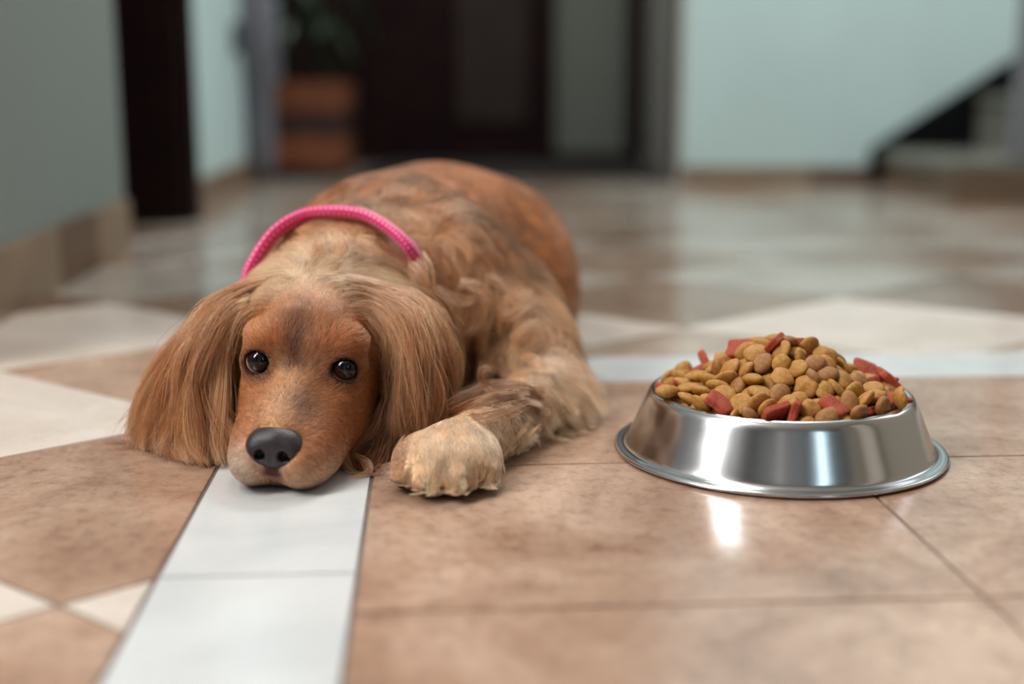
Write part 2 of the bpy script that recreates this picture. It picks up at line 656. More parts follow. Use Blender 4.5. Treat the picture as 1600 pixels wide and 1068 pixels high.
bm = bmesh.new()
dbox(bm, (-0.80, Y_B - 0.09, 0), (-0.22, Y_B - 0.001, 2.2))
dbox(bm, (0.085, Y_B - 0.09, 0), (0.15, Y_B - 0.001, 2.2))
dbox(bm, (0.40, Y_B - 0.09, 0), (0.458, Y_B - 0.001, 2.2))
dbox(bm, (-0.22, Y_B - 0.09, 2.06), (0.085, Y_B - 0.001, 2.2))
dbox(bm, (0.15, Y_B - 0.07, 0), (0.40, Y_B - 0.001, 0.04))
bm_obj('door_frame', bm, M_DARKWOOD, d2)
bm = bmesh.new()
dbox(bm, (-0.22, Y_B - 0.05, 0.004), (0.085, Y_B - 0.002, 2.06))
leaf = bm_obj('door_leaf', bm, M_DARKWOOD, d2)
bm = bmesh.new()
dbox(bm, (-0.19, Y_B - 0.065, 0.14), (0.05, Y_B - 0.05, 1.9))
bm_obj('door_panel', bm, M_DARKWOOD2, leaf, bevel=0.006)

bm = bmesh.new()
box_bm(bm, (-0.44, WB + 0.16, 0.0005), (XJ - 0.012, Y_B - 0.1, 0.014))
mat_o = bm_obj('doormat', bm, simple_mat('dark_mat_fibre', lin(26, 17, 15), 0.9, noise=0.3, scale=200, bump=0.6), bevel=0.004)
tag(mat_o, 'dark brown doormat on the tiles in front of the entrance door', 'doormat')

# ------------------------------------------------------------------ staircase at the right
st = empty('staircase', (1.05, 3.3, 0))
tag(st, 'tiled staircase climbing to the right along the pale teal wall', 'staircase')


def sbox(bm, lo, hi):
    box_bm(bm, (lo[0] - 1.05, lo[1] - 3.3, lo[2]), (hi[0] - 1.05, hi[1] - 3.3, hi[2]))


zs = [0, 0.10, 0.25, 0.40, 0.55, 0.70]
for k in range(5):
    x0 = 1.035 + 0.255 * k
    bm = bmesh.new()
    y0 = 3.0 if k == 0 else 3.06
    sbox(bm, (x0, y0, 0 if k == 0 else zs[k] + 0.0005), (X_R - 0.002, WB - 0.022, zs[k + 1] - 0.02))
    stp = bm_obj('step', bm, M_RISER if k == 0 else M_STEP, st)
    bm = bmesh.new()
    sbox(bm, (x0 - 0.012, y0 - 0.008, zs[k + 1] - 0.0195), (X_R - 0.002, WB - 0.022, zs[k + 1]))
    bm_obj('tread', bm, M_STEP, stp, bevel=0.004)
bm = bmesh.new()
prof = [(1.0, 0.0), (1.0, 0.10), (X_R - 0.003, 0.92), (X_R - 0.003, 0.0)]
fr = [bm.verts.new((x - 1.05, WB - 0.02 - 3.3, z)) for x, z in prof]
bk = [bm.verts.new((x - 1.05, WB - 0.001 - 3.3, z)) for x, z in prof]
bm.faces.new(fr)
bm.faces.new(bk[::-1])
for i in range(4):
    j = (i + 1) % 4
    bm.faces.new((fr[i], bk[i], bk[j], fr[j]))
bm_obj('stringer', bm, M_BLACK, st)
bm = bmesh.new()
sbox(bm, (1.172, 3.01, 0.10), (1.222, 3.055, 1.05))
sbox(bm, (1.164, 3.003, 1.05), (1.230, 3.059, 1.07))
sbox(bm, (1.164, 3.003, 0.1005), (1.230, 3.059, 0.12))
bm_obj('newel_post', bm, simple_mat('grey_post_paint', lin(112, 113, 117), 0.5), st, bevel=0.003)

# ------------------------------------------------------------------ planter and plant
PX, PY = -0.612, 3.93
pl = empty('potted_plant', (PX, PY, 0))
tag(pl, 'leafy green plant in a square terracotta planter at the hall end', 'plant')
M_TERRA = simple_mat('terracotta', lin(112, 58, 28), 0.7, noise=0.25, scale=14, bump=0.2)
M_TERRA_D = simple_mat('terracotta_dark', lin(48, 22, 14), 0.7, noise=0.25, scale=14, bump=0.2)
bm = bmesh.new()


def ring_box(bm, w0, w1, z0, z1):
    a = [bm.verts.new((sx * w0, sy * w0, z0)) for sx, sy in ((-1, -1), (1, -1), (1, 1), (-1, 1))]
    c = [bm.verts.new((sx * w1, sy * w1, z1)) for sx, sy in ((-1, -1), (1, -1), (1, 1), (-1, 1))]
    bm.faces.new(a[::-1])
    bm.faces.new(c)
    for i in range(4):
        j = (i + 1) % 4
        bm.faces.new((a[i], a[j], c[j], c[i]))


ring_box(bm, 0.112, 0.117, 0.03, 0.25)
pot = bm_obj('planter', bm, M_TERRA_D, pl, bevel=0.004)
bm = bmesh.new()
ring_box(bm, 0.120, 0.126, 0.192, 0.285)
bm_obj('rim_band', bm, M_TERRA, pot, bevel=0.006)
bm = bmesh.new()
ring_box(bm, 0.117, 0.119, 0.032, 0.128)
bm_obj('base_band', bm, M_TERRA, pot, bevel=0.005)
for sx in (-1, 1):
    for sy in (-1, 1):
        bm = bmesh.new()
        box_bm(bm, (sx * 0.09 - 0.02, sy * 0.09 - 0.02, 0), (sx * 0.09 + 0.02, sy * 0.09 + 0.02, 0.034))
        bm_obj('foot', bm, M_TERRA_D, pot)
bm = bmesh.new()
ring_box(bm, 0.112, 0.112, 0.28, 0.288)
bm_obj('soil', bm, simple_mat('soil', lin(40, 28, 20), 0.95, noise=0.4, scale=90, bump=0.8), pot)
M_LEAF = simple_mat('leaf', lin(34, 52, 30), 0.4, noise=0.3, scale=25)
for s in range(3):
    base = Vector((0.05 * (s - 1), 0.03 * ((s * 2) % 3 - 1), 0.286))
    top = base + Vector((0.05 * s - 0.01, 0.02 * s, 0.55 + 0.12 * s))
    path = [base.lerp(top, t) + Vector((0.015 * math.sin(4 * t + s), 0.01 * math.cos(3 * t), 0)) for t in np.linspace(0, 1, 9)]
    V, F = tube([tuple(p) for p in path], np.linspace(0.009, 0.004, 9), 8)
    stem = mesh_obj('stem', V, F, simple_mat('stem_bark', lin(60, 50, 34), 0.8), pl, True)
    for q in range(13):
        t = 0.12 + 0.88 * q / 12
        p = base.lerp(top, t)
        az = q * 2.4 + s
        ln = random.uniform(0.16, 0.26)
        if math.cos(az) < 0.1:
            ln = 0.11
        if math.sin(az) < -0.5:
            ln = min(ln, 0.15)
        V, F = [], []
        n = 8
        for i in range(n + 1):
            u = i / n
            w = 0.028 * math.sin(math.pi * min(1, u * 0.93 + 0.05)) ** 0.8
            r = ln * u * 0.85
            z = 0.10 * u - 0.26 * u * u * ln / 0.2
            cx, cy = math.cos(az) * r, math.sin(az) * r
            for sgn in (-1, 0, 1):
                V.append((p.x + cx - math.sin(az) * w * sgn, p.y + cy + math.cos(az) * w * sgn, p.z + z + abs(sgn) * w * 0.3))
        for i in range(n):
            for k2 in range(2):
                F.append((i * 3 + k2, i * 3 + k2 + 1, i * 3 + k2 + 4, i * 3 + k2 + 3))
        lf = mesh_obj('leaf', V, F, M_LEAF, pl, True)
        sm = lf.modifiers.new('thickness', 'SOLIDIFY')
        sm.thickness = 0.0012

# pale grey cloth hanging at the end of the left wall
M_CLOTH = simple_mat('grey_cloth', lin(98, 97, 103), 0.9, noise=0.12, scale=30, bump=0.3)
V, F = [], []
nz, na = 40, 36
CX, CY = -0.708, 3.66
for i in range(nz + 1):
    z = 0.03 + 0.85 * i / nz
    wx = 0.024 + 0.026 * math.exp(-((z - 0.40) / 0.16) ** 2) + 0.008 * math.exp(-((z - 0.1) / 0.1) ** 2)
    if z > 0.62:
        wx *= max(0.25, 1 - (z - 0.62) * 2.6)
    for k in range(na):
        a = 2 * math.pi * k / na
        fold = 1 + 0.16 * math.sin(5 * a + 3 * z) + 0.07 * math.sin(9 * a - 5 * z)
        V.append((CX + wx * math.cos(a) * fold, CY + 0.055 * math.sin(a) * fold * (wx / 0.04), z))
for i in range(nz):
    for k in range(na):
        l = (k + 1) % na
        F.append((i * na + k, i * na + l, (i + 1) * na + l, (i + 1) * na + k))
F.append(tuple(range(na))[::-1])
F.append(tuple(nz * na + k for k in range(na)))
cl = mesh_obj('hanging_cloth', V, F, M_CLOTH, None, True)
tag(cl, 'long pale grey cloth hanging against the left wall beside the planter', 'cloth')
bm = bmesh.new()
lx = lw(3.47)[0]
box_bm(bm, (lx + 0.003, 3.44, 0.355), (lx + 0.021, 3.50, 0.435))
sw = bm_obj('wall_socket', bm, simple_mat('socket_plastic', lin(60, 66, 64), 0.4), bevel=0.004)
tag(sw, 'small dark socket box on the left wall beside the hanging cloth', 'socket')

# ------------------------------------------------------------------ steel bowl
BX, BY = 0.205, 0.953
M_STEEL, nt, b_ = new_mat('brushed_steel')
b_.inputs['Metallic'].default_value = 1.0
b_.inputs['Base Color'].default_value = (0.66, 0.66, 0.665, 1)
b_.inputs['Roughness'].default_value = 0.17
b_.inputs['Anisotropic'].default_value = 0.35
tc = nt.nodes.new('ShaderNodeTexCoord')
mp = nt.nodes.new('ShaderNodeMapping')
mp.inputs['Scale'].default_value = (6, 6, 900)
no = nt.nodes.new('ShaderNodeTexNoise')
no.inputs['Scale'].default_value = 3
no.inputs['Detail'].default_value = 3
nt.links.new(tc.outputs['Object'], mp.inputs['Vector'])
nt.links.new(mp.outputs['Vector'], no.inputs['Vector'])
mr = nt.nodes.new('ShaderNodeMapRange')
mr.inputs['To Min'].default_value = 0.13
mr.inputs['To Max'].default_value = 0.24
nt.links.new(no.outputs['Fac'], mr.inputs['Value'])
nt.links.new(mr.outputs['Result'], b_.inputs['Roughness'])
tg = nt.nodes.new('ShaderNodeTangent')
tg.axis = 'Z'
nt.links.new(tg.outputs['Tangent'], b_.inputs['Tangent'])
RIM_R, RIM_Z = 0.0945, 0.0475
prof = [(0.1175, 0.0012), (0.121, 0.0006), (0.1247, 0.0010), (0.1262, 0.0024), (0.1255, 0.0040), (0.1235, 0.0046),
        (0.1205, 0.0044), (0.1178, 0.0048), (0.1163, 0.0062), (0.1150, 0.0092), (0.1120, 0.0165), (0.1080, 0.0260),
        (0.1038, 0.0360), (0.1016, 0.0415), (0.1000, 0.0446), (0.0982, 0.0466), (0.0958, 0.0476), (0.0935, 0.0474),
        (0.0918, 0.0462), (0.0910, 0.0440), (0.0890, 0.0350), (0.0850, 0.0200), (0.0800, 0.0110), (0.0700, 0.0075), (0.0300, 0.0068), (0.0005, 0.0068)]
V, F = lathe(prof, 160)
bowl = mesh_obj('dog_bowl', V, F, M_STEEL, None, True, (BX, BY, 0))
tag(bowl, 'shiny stainless steel dog bowl heaped with kibble on the terracotta tiles', 'bowl')
sd = bowl.modifiers.new('round', 'SUBSURF')
sd.levels = 1
sd.render_levels = 1

# ------------------------------------------------------------------ kibble: settled pile, one line per piece
# kind, position (0.1 mm, from the bowl's centre), orientation quaternion (x1000), how much of it faces the front
KIB = """
D -559 -610 515 213 267 -90 936 57
D -201 -794 469 205 708 -498 456 65
B 161 -835 474 373 -874 -284 -124 57
D 721 235 562 279 -665 -685 -106 50
A 72 -515 616 415 -56 -516 747 56
A -83 -447 674 -566 -108 -212 789 47
B -194 -282 743 -462 -207 -134 852 49
D 842 42 537 644 267 260 668 32
B -125 -575 587 867 340 -42 363 46
D 238 -706 515 866 205 108 443 42
D -65 -773 465 536 301 -522 -592 36
B -893 -264 526 81 -962 -258 44 45
B 177 -309 738 -336 -96 -231 908 43
A -227 -145 792 891 227 -165 358 45
B 360 -651 529 275 -662 614 332 40
B 201 -540 596 -579 -79 -209 784 42
B 610 -627 497 599 -620 -200 465 36
B 401 -778 494 435 748 500 36 37
D -296 93 769 180 -120 -194 957 39
B 264 -372 675 -372 -44 -140 917 38
A 34 -384 717 518 -190 -328 767 42
A 189 -62 812 -783 541 291 98 43
B -286 -405 648 -807 49 68 585 36
A 302 -107 751 93 67 -527 842 34
A -44 -206 811 -418 -464 47 779 37
C -73 -327 751 -158 -164 -405 885 40
B -362 -763 468 911 146 331 197 40
A -407 -605 514 749 86 -347 557 43
C 744 -576 542 692 -26 689 212 35
C 59 -767 512 97 -41 797 594 40
A -503 -452 539 -647 -292 -145 690 34
A -259 -550 586 511 106 -40 852 32
A -420 -159 667 187 -382 -207 881 32
D -91 -94 827 -856 70 440 262 29
A 600 -353 562 976 154 -97 -121 29
A -293 -657 525 752 -602 -238 126 32
B 449 -437 558 243 214 -707 -628 31
B 385 -347 626 -672 -5 -263 692 31
A 482 -593 534 648 174 -379 -637 27
B 529 -236 597 -482 153 -234 831 31
A -682 -549 487 402 -446 -31 -799 40
C -183 -819 344 667 700 -242 76 40
A 314 -477 592 165 380 22 910 30
C 6 -840 422 297 186 259 -900 42
B -577 -606 401 339 -149 -310 876 47
A -460 -259 615 59 -49 457 886 34
A -652 -335 541 214 754 -621 -23 32
D 774 -327 489 -837 46 -109 535 9
A -454 -676 408 442 -205 652 -581 42
B 135 -434 672 -687 310 -236 614 26
B -633 24 572 -60 -36 65 995 35
A -102 -692 527 -873 -287 244 312 29
A 474 -12 652 499 325 306 743 29
A -425 31 691 328 251 -107 904 31
B -522 -334 573 957 -250 147 32 27
C 81 -268 781 686 471 366 417 21
A -741 -352 484 39 224 48 973 33
B 23 -72 862 574 -19 241 782 23
B 748 -375 390 612 -230 -700 -289 32
B -265 -36 774 -84 -139 -535 829 28
B 272 149 766 644 221 -37 732 7
A -728 -201 534 374 52 -38 -925 26
B -383 -340 581 -494 -323 56 805 34
C -312 -287 691 381 -468 -81 793 26
B 576 -483 529 177 104 979 -10 28
C 302 -238 722 436 326 -125 829 21
A 410 -713 372 258 936 -212 111 36
A -768 -347 366 590 186 637 460 38
C 3 -632 548 84 -65 -313 944 21
B -663 560 489 701 486 -112 510 26
B -838 92 461 122 613 425 -655 19
A -684 -453 396 347 318 501 -726 37
C 211 -808 363 164 -335 568 -734 31
B -485 -38 623 789 -6 588 177 26
B -805 313 498 528 87 -392 -748 21
A -231 -722 493 615 -549 134 550 26
B 593 -571 381 591 -98 -34 -800 30
D -301 -665 317 162 -787 -495 332 35
A 845 -169 452 345 435 -286 -781 13
A -732 -47 526 77 -225 23 -971 20
D -476 564 531 412 470 265 734 17
B -539 -93 560 244 172 280 913 23
D -631 276 525 915 -152 -302 220 16
C -44 87 852 924 -99 7 369 19
B 445 116 653 -267 194 688 646 9
D 694 -120 498 309 492 -149 800 12
B 485 -616 330 351 88 -205 909 22
B 299 -754 431 722 -67 74 -685 27
A -310 818 519 273 -195 19 942 14
B -742 105 532 834 -357 210 -364 15
A -163 177 818 -831 53 80 548 18
A -835 -94 358 740 15 657 142 25
B 837 -66 470 940 230 212 136 11
B -123 40 798 224 248 441 833 21
A -184 -386 609 -878 -374 227 194 23
B 580 141 571 739 -74 419 522 12
A -789 -211 314 695 -211 -687 12 19
C 78 -141 788 -911 -44 -51 407 16
D 658 -431 481 522 200 -3 -829 15
D -827 -73 475 12 -980 -115 163 4
B 369 -178 648 731 233 6 642 7
A 654 -235 538 -987 0 -163 1 8
B -784 -236 443 77 32 -111 990 20
A -487 240 613 -48 -234 159 958 13
B 564 -37 567 453 -263 -303 796 8
D 75 -756 413 895 384 -4 -226 25
A -503 95 622 902 -162 -357 180 13
A -293 -156 687 608 -23 -273 745 16
D 473 -589 436 535 65 -219 -813 10
A -431 -566 313 88 -264 -211 -937 19
A 690 96 530 -973 148 98 149 14
B -685 433 477 387 920 -50 -39 11
B -317 -441 551 877 -187 -232 377 11
A 437 336 605 -78 182 319 927 0
D 99 482 641 -394 115 -260 874 0
A -554 -472 319 209 209 328 897 16
B 225 297 728 -602 262 -99 747 3
A 128 -646 520 155 399 903 16 12
A 245 -676 318 691 -454 -116 551 3
D 820 184 485 -900 -109 29 421 2
B 105 -687 325 741 -509 273 342 16
A -95 301 771 -30 23 110 993 0
D 757 -74 326 334 918 179 118 0
D 106 246 709 573 270 13 774 0
B -327 360 640 929 -85 -331 138 0
B -165 -711 331 8 -983 181 31 11
D -635 550 248 337 329 45 881 0
A -818 225 398 571 576 370 454 0
B 631 575 461 333 -235 723 558 4
A -532 445 501 669 111 -118 725 6
B 609 -416 374 882 304 -103 344 4
A -806 18 356 50 204 663 719 7
D -368 512 521 373 314 -649 -584 2
C -607 -454 501 978 -16 190 -86 4
B 745 -171 467 710 -384 -335 486 5
D 81 65 796 704 -194 264 631 7
A -378 176 700 888 -205 -206 356 3
A 667 458 502 98 980 95 -143 2
A 766 -252 379 267 961 -69 -10 2
B 541 538 503 -910 226 -282 204 0
A 477 -139 576 -853 26 -422 305 6
D 339 733 464 465 814 -222 269 0
D 787 325 465 77 266 76 -958 1
B -194 709 525 26 -702 712 -12 0
A 255 813 482 104 212 387 891 0
B 836 146 406 201 648 479 557 0
A -115 852 470 511 613 369 -476 0
D 381 637 518 -957 213 -34 193 0
A 327 501 579 -789 389 57 472 0
A -51 -391 557 558 -82 307 766 6
A -114 -279 672 -749 -196 -41 632 7
B 149 619 567 -510 -179 70 838 0
A 753 350 350 778 52 -435 451 0
A 736 -16 495 171 -111 6 979 6
A 216 433 643 589 -235 316 706 0
D 592 344 535 748 -131 225 611 0
B 173 -186 723 -50 -39 4 998 4
C 320 66 670 -930 131 -269 214 0
B -739 387 390 114 -839 -501 181 0
A -294 483 598 623 -209 251 711 0
B 264 -569 500 631 -16 -353 691 6
B -774 113 329 894 421 -148 22 2
A -567 -208 520 617 -215 40 756 0
D 18 531 622 685 193 114 693 0
D -421 646 336 729 11 -628 273 0
C -265 270 727 -350 -165 325 863 0
C 480 433 540 153 -297 942 -10 0
B 339 185 649 -219 352 509 754 0
D 278 -73 676 -759 -14 -291 581 0
A -190 377 695 123 13 305 944 0
B -4 -187 716 -437 58 110 891 5
B -246 -625 399 103 -97 -338 -930 1
B -48 400 688 -663 13 135 736 0
A -583 -57 469 962 -35 256 89 2
A -345 775 392 566 -399 -621 -367 0
A -211 -542 302 575 701 -88 -413 3
A 826 -7 415 660 -203 257 676 0
A 292 305 627 326 3 262 908 0
D 157 25 744 -928 -80 143 335 0
D -29 -469 513 91 13 305 948 1
B -435 -464 485 192 -716 556 -376 2
B -295 -24 658 -882 -189 164 399 2
C -240 589 561 -301 383 254 836 0
D 719 180 302 751 -179 -303 558 0
D 386 -293 555 66 546 834 46 0
A -669 -347 357 127 587 413 684 1
B 585 556 314 59 -323 200 923 0
B 435 244 522 178 -839 -372 -355 0
B -147 -139 709 68 -233 -142 960 1
A -423 340 545 800 -143 299 -501 0
A -146 508 619 -940 297 169 -13 0
A 1 791 458 782 527 245 227 0
A -301 -552 494 434 -73 -812 -383 2
A -386 -117 587 -885 -209 199 365 2
D -157 -291 568 335 85 -887 -307 2
A -93 -625 424 490 193 709 -468 9
C 174 701 516 291 660 486 494 0
A 27 -299 650 -914 -269 54 298 3
A 146 -492 506 720 -79 177 -666 3
A 484 -228 308 507 -344 50 789 0
B -49 164 763 -535 146 4 832 0
D -504 284 492 31 270 -66 960 0
B 382 -525 471 773 -292 -107 553 0
A 24 -16 758 666 34 50 744 0
B -576 -265 305 75 136 -374 -914 1
C -262 -267 608 -523 -249 -61 813 0
A -150 -542 478 14 -33 977 -212 1
A -507 -503 411 32 277 124 952 1
B -295 661 462 121 413 899 -78 0
B -34 610 574 895 -380 112 207 0
A -521 -326 472 889 -296 334 -104 1
A -221 774 442 709 165 202 -655 0
B 89 -343 553 323 -248 -492 769 1
B 753 106 444 43 525 122 -841 2
D 5 -587 470 -726 -464 193 469 0
A -687 266 407 65 82 -713 693 0
B 426 -25 560 70 936 -202 -281 0
C -390 -565 414 484 -601 -74 -631 2
D -573 492 420 977 -4 -214 0 0
A -574 -373 397 799 -59 580 146 2
C 106 765 464 588 -631 -420 281 0
A -675 24 419 634 -669 342 186 0
A 188 -654 424 64 475 345 -807 0
A -574 106 459 199 -979 -33 -9 4
A -709 202 308 41 62 -726 684 0
A -80 687 476 598 -621 486 -143 0
D -404 28 590 -582 -229 438 646 0
A 486 -409 422 524 -589 189 -586 0
A 252 568 518 739 39 250 -624 0
C -151 -458 301 87 696 601 -383 0
B 278 -252 597 638 6 -612 467 0
A -716 147 434 39 -963 -267 -6 1
A 355 423 531 820 -201 -333 420 0
A 392 532 489 267 -36 927 263 0
D 387 148 539 552 -113 -381 733 0
A -295 118 654 -915 166 149 336 3
A 283 -584 387 956 -170 -55 -233 0
A -704 -88 359 930 42 163 327 0
A 195 141 696 864 115 76 485 0
B 166 -283 637 848 267 49 455 1
B 33 -597 378 183 753 617 -136 0
C -617 -260 415 745 640 58 -179 0
A 562 261 496 571 -108 488 -651 0
A -501 32 508 241 127 -944 -189 0
A 457 122 452 956 -64 -233 164 0
B 121 -443 321 618 -301 122 716 0
A -442 143 536 255 -91 809 522 0
B 464 611 462 24 560 794 235 0
A -165 14 702 796 -24 -155 585 0
A 607 6 465 522 -204 -686 464 0
A -202 -432 505 112 589 776 -196 1
B 95 -70 675 -961 86 12 264 0
B 250 -442 330 409 295 -576 -644 0
B 607 470 403 114 -987 12 -112 0
B 237 384 536 107 -639 753 -110 0
A -232 -140 598 -966 -166 143 140 1
A 208 -309 516 290 871 -328 222 0
B 9 -347 333 557 -665 366 -336 0
B 441 -204 478 239 -719 609 -236 0
C -656 -153 446 656 -50 -748 82 0
A 303 76 560 539 -755 361 95 0
B -311 -303 510 25 -477 -649 592 1
C -54 -67 689 71 -43 -125 989 0
A -11 -206 521 221 369 893 -133 0
D 148 832 359 99 -258 -741 -612 0
A 529 653 371 279 -641 -300 -650 0
B 427 152 312 753 -397 -488 -193 0
D 613 -170 439 185 -473 689 -518 0
D 212 -429 431 5 -43 996 75 0
B 373 -425 373 763 -92 1 640 0
A 636 -270 408 886 -170 -410 135 0
A -322 401 505 821 -80 -448 345 0
C -690 -218 353 262 -921 34 287 1
B -90 -523 373 209 -120 379 -894 0
A 688 297 494 811 -58 -334 476 0
A -616 343 437 214 -46 651 727 0
C 373 -386 466 658 -258 156 690 0
C 348 -128 515 399 -75 -80 910 0
A -340 284 411 956 -224 18 -190 0
B 632 160 448 180 -943 -212 182 0
A -335 -478 398 26 -334 -308 -891 0
A -9 82 685 25 -331 -170 928 1
"""
KIB_REST = """
B -93 89 478 -924 310 93 205 0
C -179 168 482 -309 155 587 732 0
C -356 239 609 -994 73 35 74 0
A 31 375 563 531 -248 387 711 0
A 141 335 635 581 25 184 793 0
D 145 86 633 582 113 130 795 0
A -207 156 729 -887 97 149 426 0
C 84 291 536 905 -363 145 166 0
D -128 453 559 -853 462 -83 229 0
A -151 153 627 -985 69 13 160 0
D -237 311 583 756 -100 -55 644 0
C 170 498 522 -659 618 -358 238 0
B -135 260 678 423 -232 33 875 0
B -4 258 670 466 -151 83 868 0
A -63 -182 626 138 -74 -117 981 0
A 287 446 428 365 -21 -894 -259 0
B -579 198 405 422 89 281 -857 0
B -168 626 432 330 -681 -439 485 0
A -513 -186 426 20 -297 -946 131 0
B 304 603 425 620 266 196 -712 0
B 589 367 437 509 449 454 -578 0
C 477 333 471 263 -535 -198 778 0
B 389 395 431 306 815 188 455 0
A 162 588 451 21 -81 -996 -27 0
A 537 -311 444 680 -303 658 113 0
A -266 511 443 321 362 -778 -401 0
A 36 662 468 369 495 507 602 0
A 554 -120 476 931 -247 -261 63 0
A 321 -137 421 22 962 253 102 0
B 46 -490 421 87 553 756 -340 0
A -204 456 490 548 -555 -626 -7 0
A 243 49 401 520 25 -52 -852 0
C 506 458 458 757 -55 -244 603 0
D 93 425 475 41 -628 760 -164 0
A -98 417 413 388 238 533 -713 0
A -413 -302 454 59 -724 -402 557 0
C 169 -226 412 507 -115 17 854 0
A -81 538 470 781 309 -131 527 0
D -124 376 515 479 -715 -454 -229 0
D -307 206 478 123 -841 495 180 0
C -315 -395 455 607 -205 -20 -768 0
C 501 -2 454 765 149 -404 -478 0
A -45 -235 418 783 216 144 565 0
B -273 -195 408 637 337 401 565 0
A -182 -307 424 867 -8 61 494 0
B 295 312 462 31 959 -254 119 0
A -125 252 453 908 382 154 80 0
D -117 260 561 650 353 -75 668 0
B 315 -262 457 258 -941 144 -163 0
C 19 271 458 364 18 286 -886 0
A -203 57 476 399 127 -78 -905 0
A 114 177 443 175 -576 -794 -84 0
B -89 -53 442 522 326 24 788 0
A 172 -95 444 33 950 -267 -162 0
C 392 -28 470 271 -624 -728 83 0
D -32 175 539 43 -606 709 359 0
B 25 -325 454 291 296 12 910 0
A -192 -67 411 749 -260 226 -566 0
B 92 -219 478 808 125 -416 -398 0
B 230 151 484 74 798 -583 -135 0
C 148 37 474 29 -304 898 316 0
B 127 165 552 420 568 -471 -528 0
C 34 -86 479 6 -627 756 186 0
B 20 37 521 320 -70 588 -740 0
A -348 49 508 27 285 -874 -393 0
B 125 -45 545 189 -848 -492 64 0
A 261 -25 486 216 -172 -960 41 0
B 25 153 610 531 -22 581 -616 0
A -229 65 570 883 31 32 468 0
A -320 -81 499 5 587 194 786 0
B -149 -172 484 721 109 2 -684 0
B 237 218 577 518 -44 28 854 0
B -106 38 591 773 156 532 -310 0
B -427 -88 475 310 -730 563 231 0
C 266 -424 510 740 82 120 -656 0
A 214 -172 515 268 4 -120 956 0
A -202 -53 540 706 682 189 21 0
A -4 -59 601 353 27 103 930 0
C -287 169 542 825 159 241 -486 0
C -227 -244 516 548 -153 816 102 0
B 293 -53 586 10 484 848 -216 0
C -79 -91 539 145 306 122 933 0
A 53 520 527 159 982 -1 97 0
A -378 -191 492 57 -187 701 686 0
B 194 -122 614 153 629 735 202 0
A 87 -187 592 238 941 -45 -234 0
"""


def kib_mat(name, c0, c1, rough=0.6, bumps=0.5, sc=320):
    m, nt, b = new_mat(name)
    L = nt.links.new
    tc = nt.nodes.new('ShaderNodeTexCoord')
    n1 = nt.nodes.new('ShaderNodeTexNoise')
    n1.inputs['Scale'].default_value = sc
    n1.inputs['Detail'].default_value = 5
    n1.inputs['Roughness'].default_value = 0.7
    L(tc.outputs['Object'], n1.inputs['Vector'])
    r = nt.nodes.new('ShaderNodeValToRGB')
    r.color_ramp.elements[0].position = 0.32
    r.color_ramp.elements[0].color = (*c0, 1)
    r.color_ramp.elements[1].position = 0.68
    r.color_ramp.elements[1].color = (*c1, 1)
    L(n1.outputs['Fac'], r.inputs['Fac'])
    L(r.outputs['Color'], b.inputs['Base Color'])
    b.inputs['Roughness'].default_value = rough
    b.inputs['Specular IOR Level'].default_value = 0.4
    bp = nt.nodes.new('ShaderNodeBump')
    bp.inputs['Strength'].default_value = bumps
    bp.inputs['Distance'].default_value = 0.0008
    n2 = nt.nodes.new('ShaderNodeTexNoise')
    n2.inputs['Scale'].default_value = sc * 2.2
    n2.inputs['Detail'].default_value = 6
    n2.inputs['Roughness'].default_value = 0.7
    L(tc.outputs['Object'], n2.inputs['Vector'])
    L(n2.outputs['Fac'], bp.inputs['Height'])
    L(bp.outputs['Normal'], b.inputs['Normal'])
    return m


K_GOLD = kib_mat('kibble_golden', lin(148, 98, 32), lin(184, 134, 56))
K_TAN = kib_mat('kibble_tan', lin(158, 104, 44), lin(190, 136, 68))
K_BROWN = kib_mat('kibble_brown', lin(132, 82, 40), lin(168, 116, 62))
K_RED = kib_mat('kibble_red', lin(136, 42, 22), lin(186, 80, 46), 0.65, 0.9, 420)
kr = np.random.default_rng(19)


def kib_mesh(kind, seed, mat):
    r = np.random.default_rng(seed)
    V, F = [], []
    rx, ry, rz = dict(A=(.0098, .0087, .0038), B=(.0104, .0072, .0043), C=(.0077, .0073, .0041), D=(.0106, .0102, .0034))[kind]
    e1, e2 = (2.0, 2.0) if kind != 'D' else (9.0, 5.0)
    nu, nv = (28, 16) if kind != 'D' else (48, 28)
    kk = r.normal(size=(6, 3)) * 260
    ph = r.random(6) * 6.28
    am = 0.00022 if kind != 'D' else 0.00030
    sk = r.normal(size=2) * 0.10
    for i in range(nv + 1):
        t = math.pi * i / nv
        for j in range(nu):
            a = 2 * math.pi * j / nu
            d = np.array([math.sin(t) * math.cos(a), math.sin(t) * math.sin(a), math.cos(t)])
            rr = (abs(d[0]) ** e1 + abs(d[1]) ** e1)
            g = (rr ** (e2 / e1) + abs(d[2]) ** e2) ** (-1 / e2)
            p = d * g * np.array([rx, ry, rz])
            p[0] *= 1 + sk[0] * p[1] / ry
            p[1] *= 1 + sk[1] * p[0] / rx
            p = p + unit0_(p) * (np.sin(kk @ p + ph).sum() * am)
            V.append(p)
    for i in range(nv):
        for j in range(nu):
            l = (j + 1) % nu
            F.append((i * nu + j, i * nu + l, (i + 1) * nu + l, (i + 1) * nu + j))
    me = bpy.data.meshes.new('kibble')
    me.from_pydata([tuple(v) for v in V], [], F)
    me.update()
    me.polygons.foreach_set('use_smooth', [True] * len(me.polygons))
    me.materials.append(mat)
    return me


def unit0_(v):
    return v / (np.linalg.norm(v) + 1e-12)


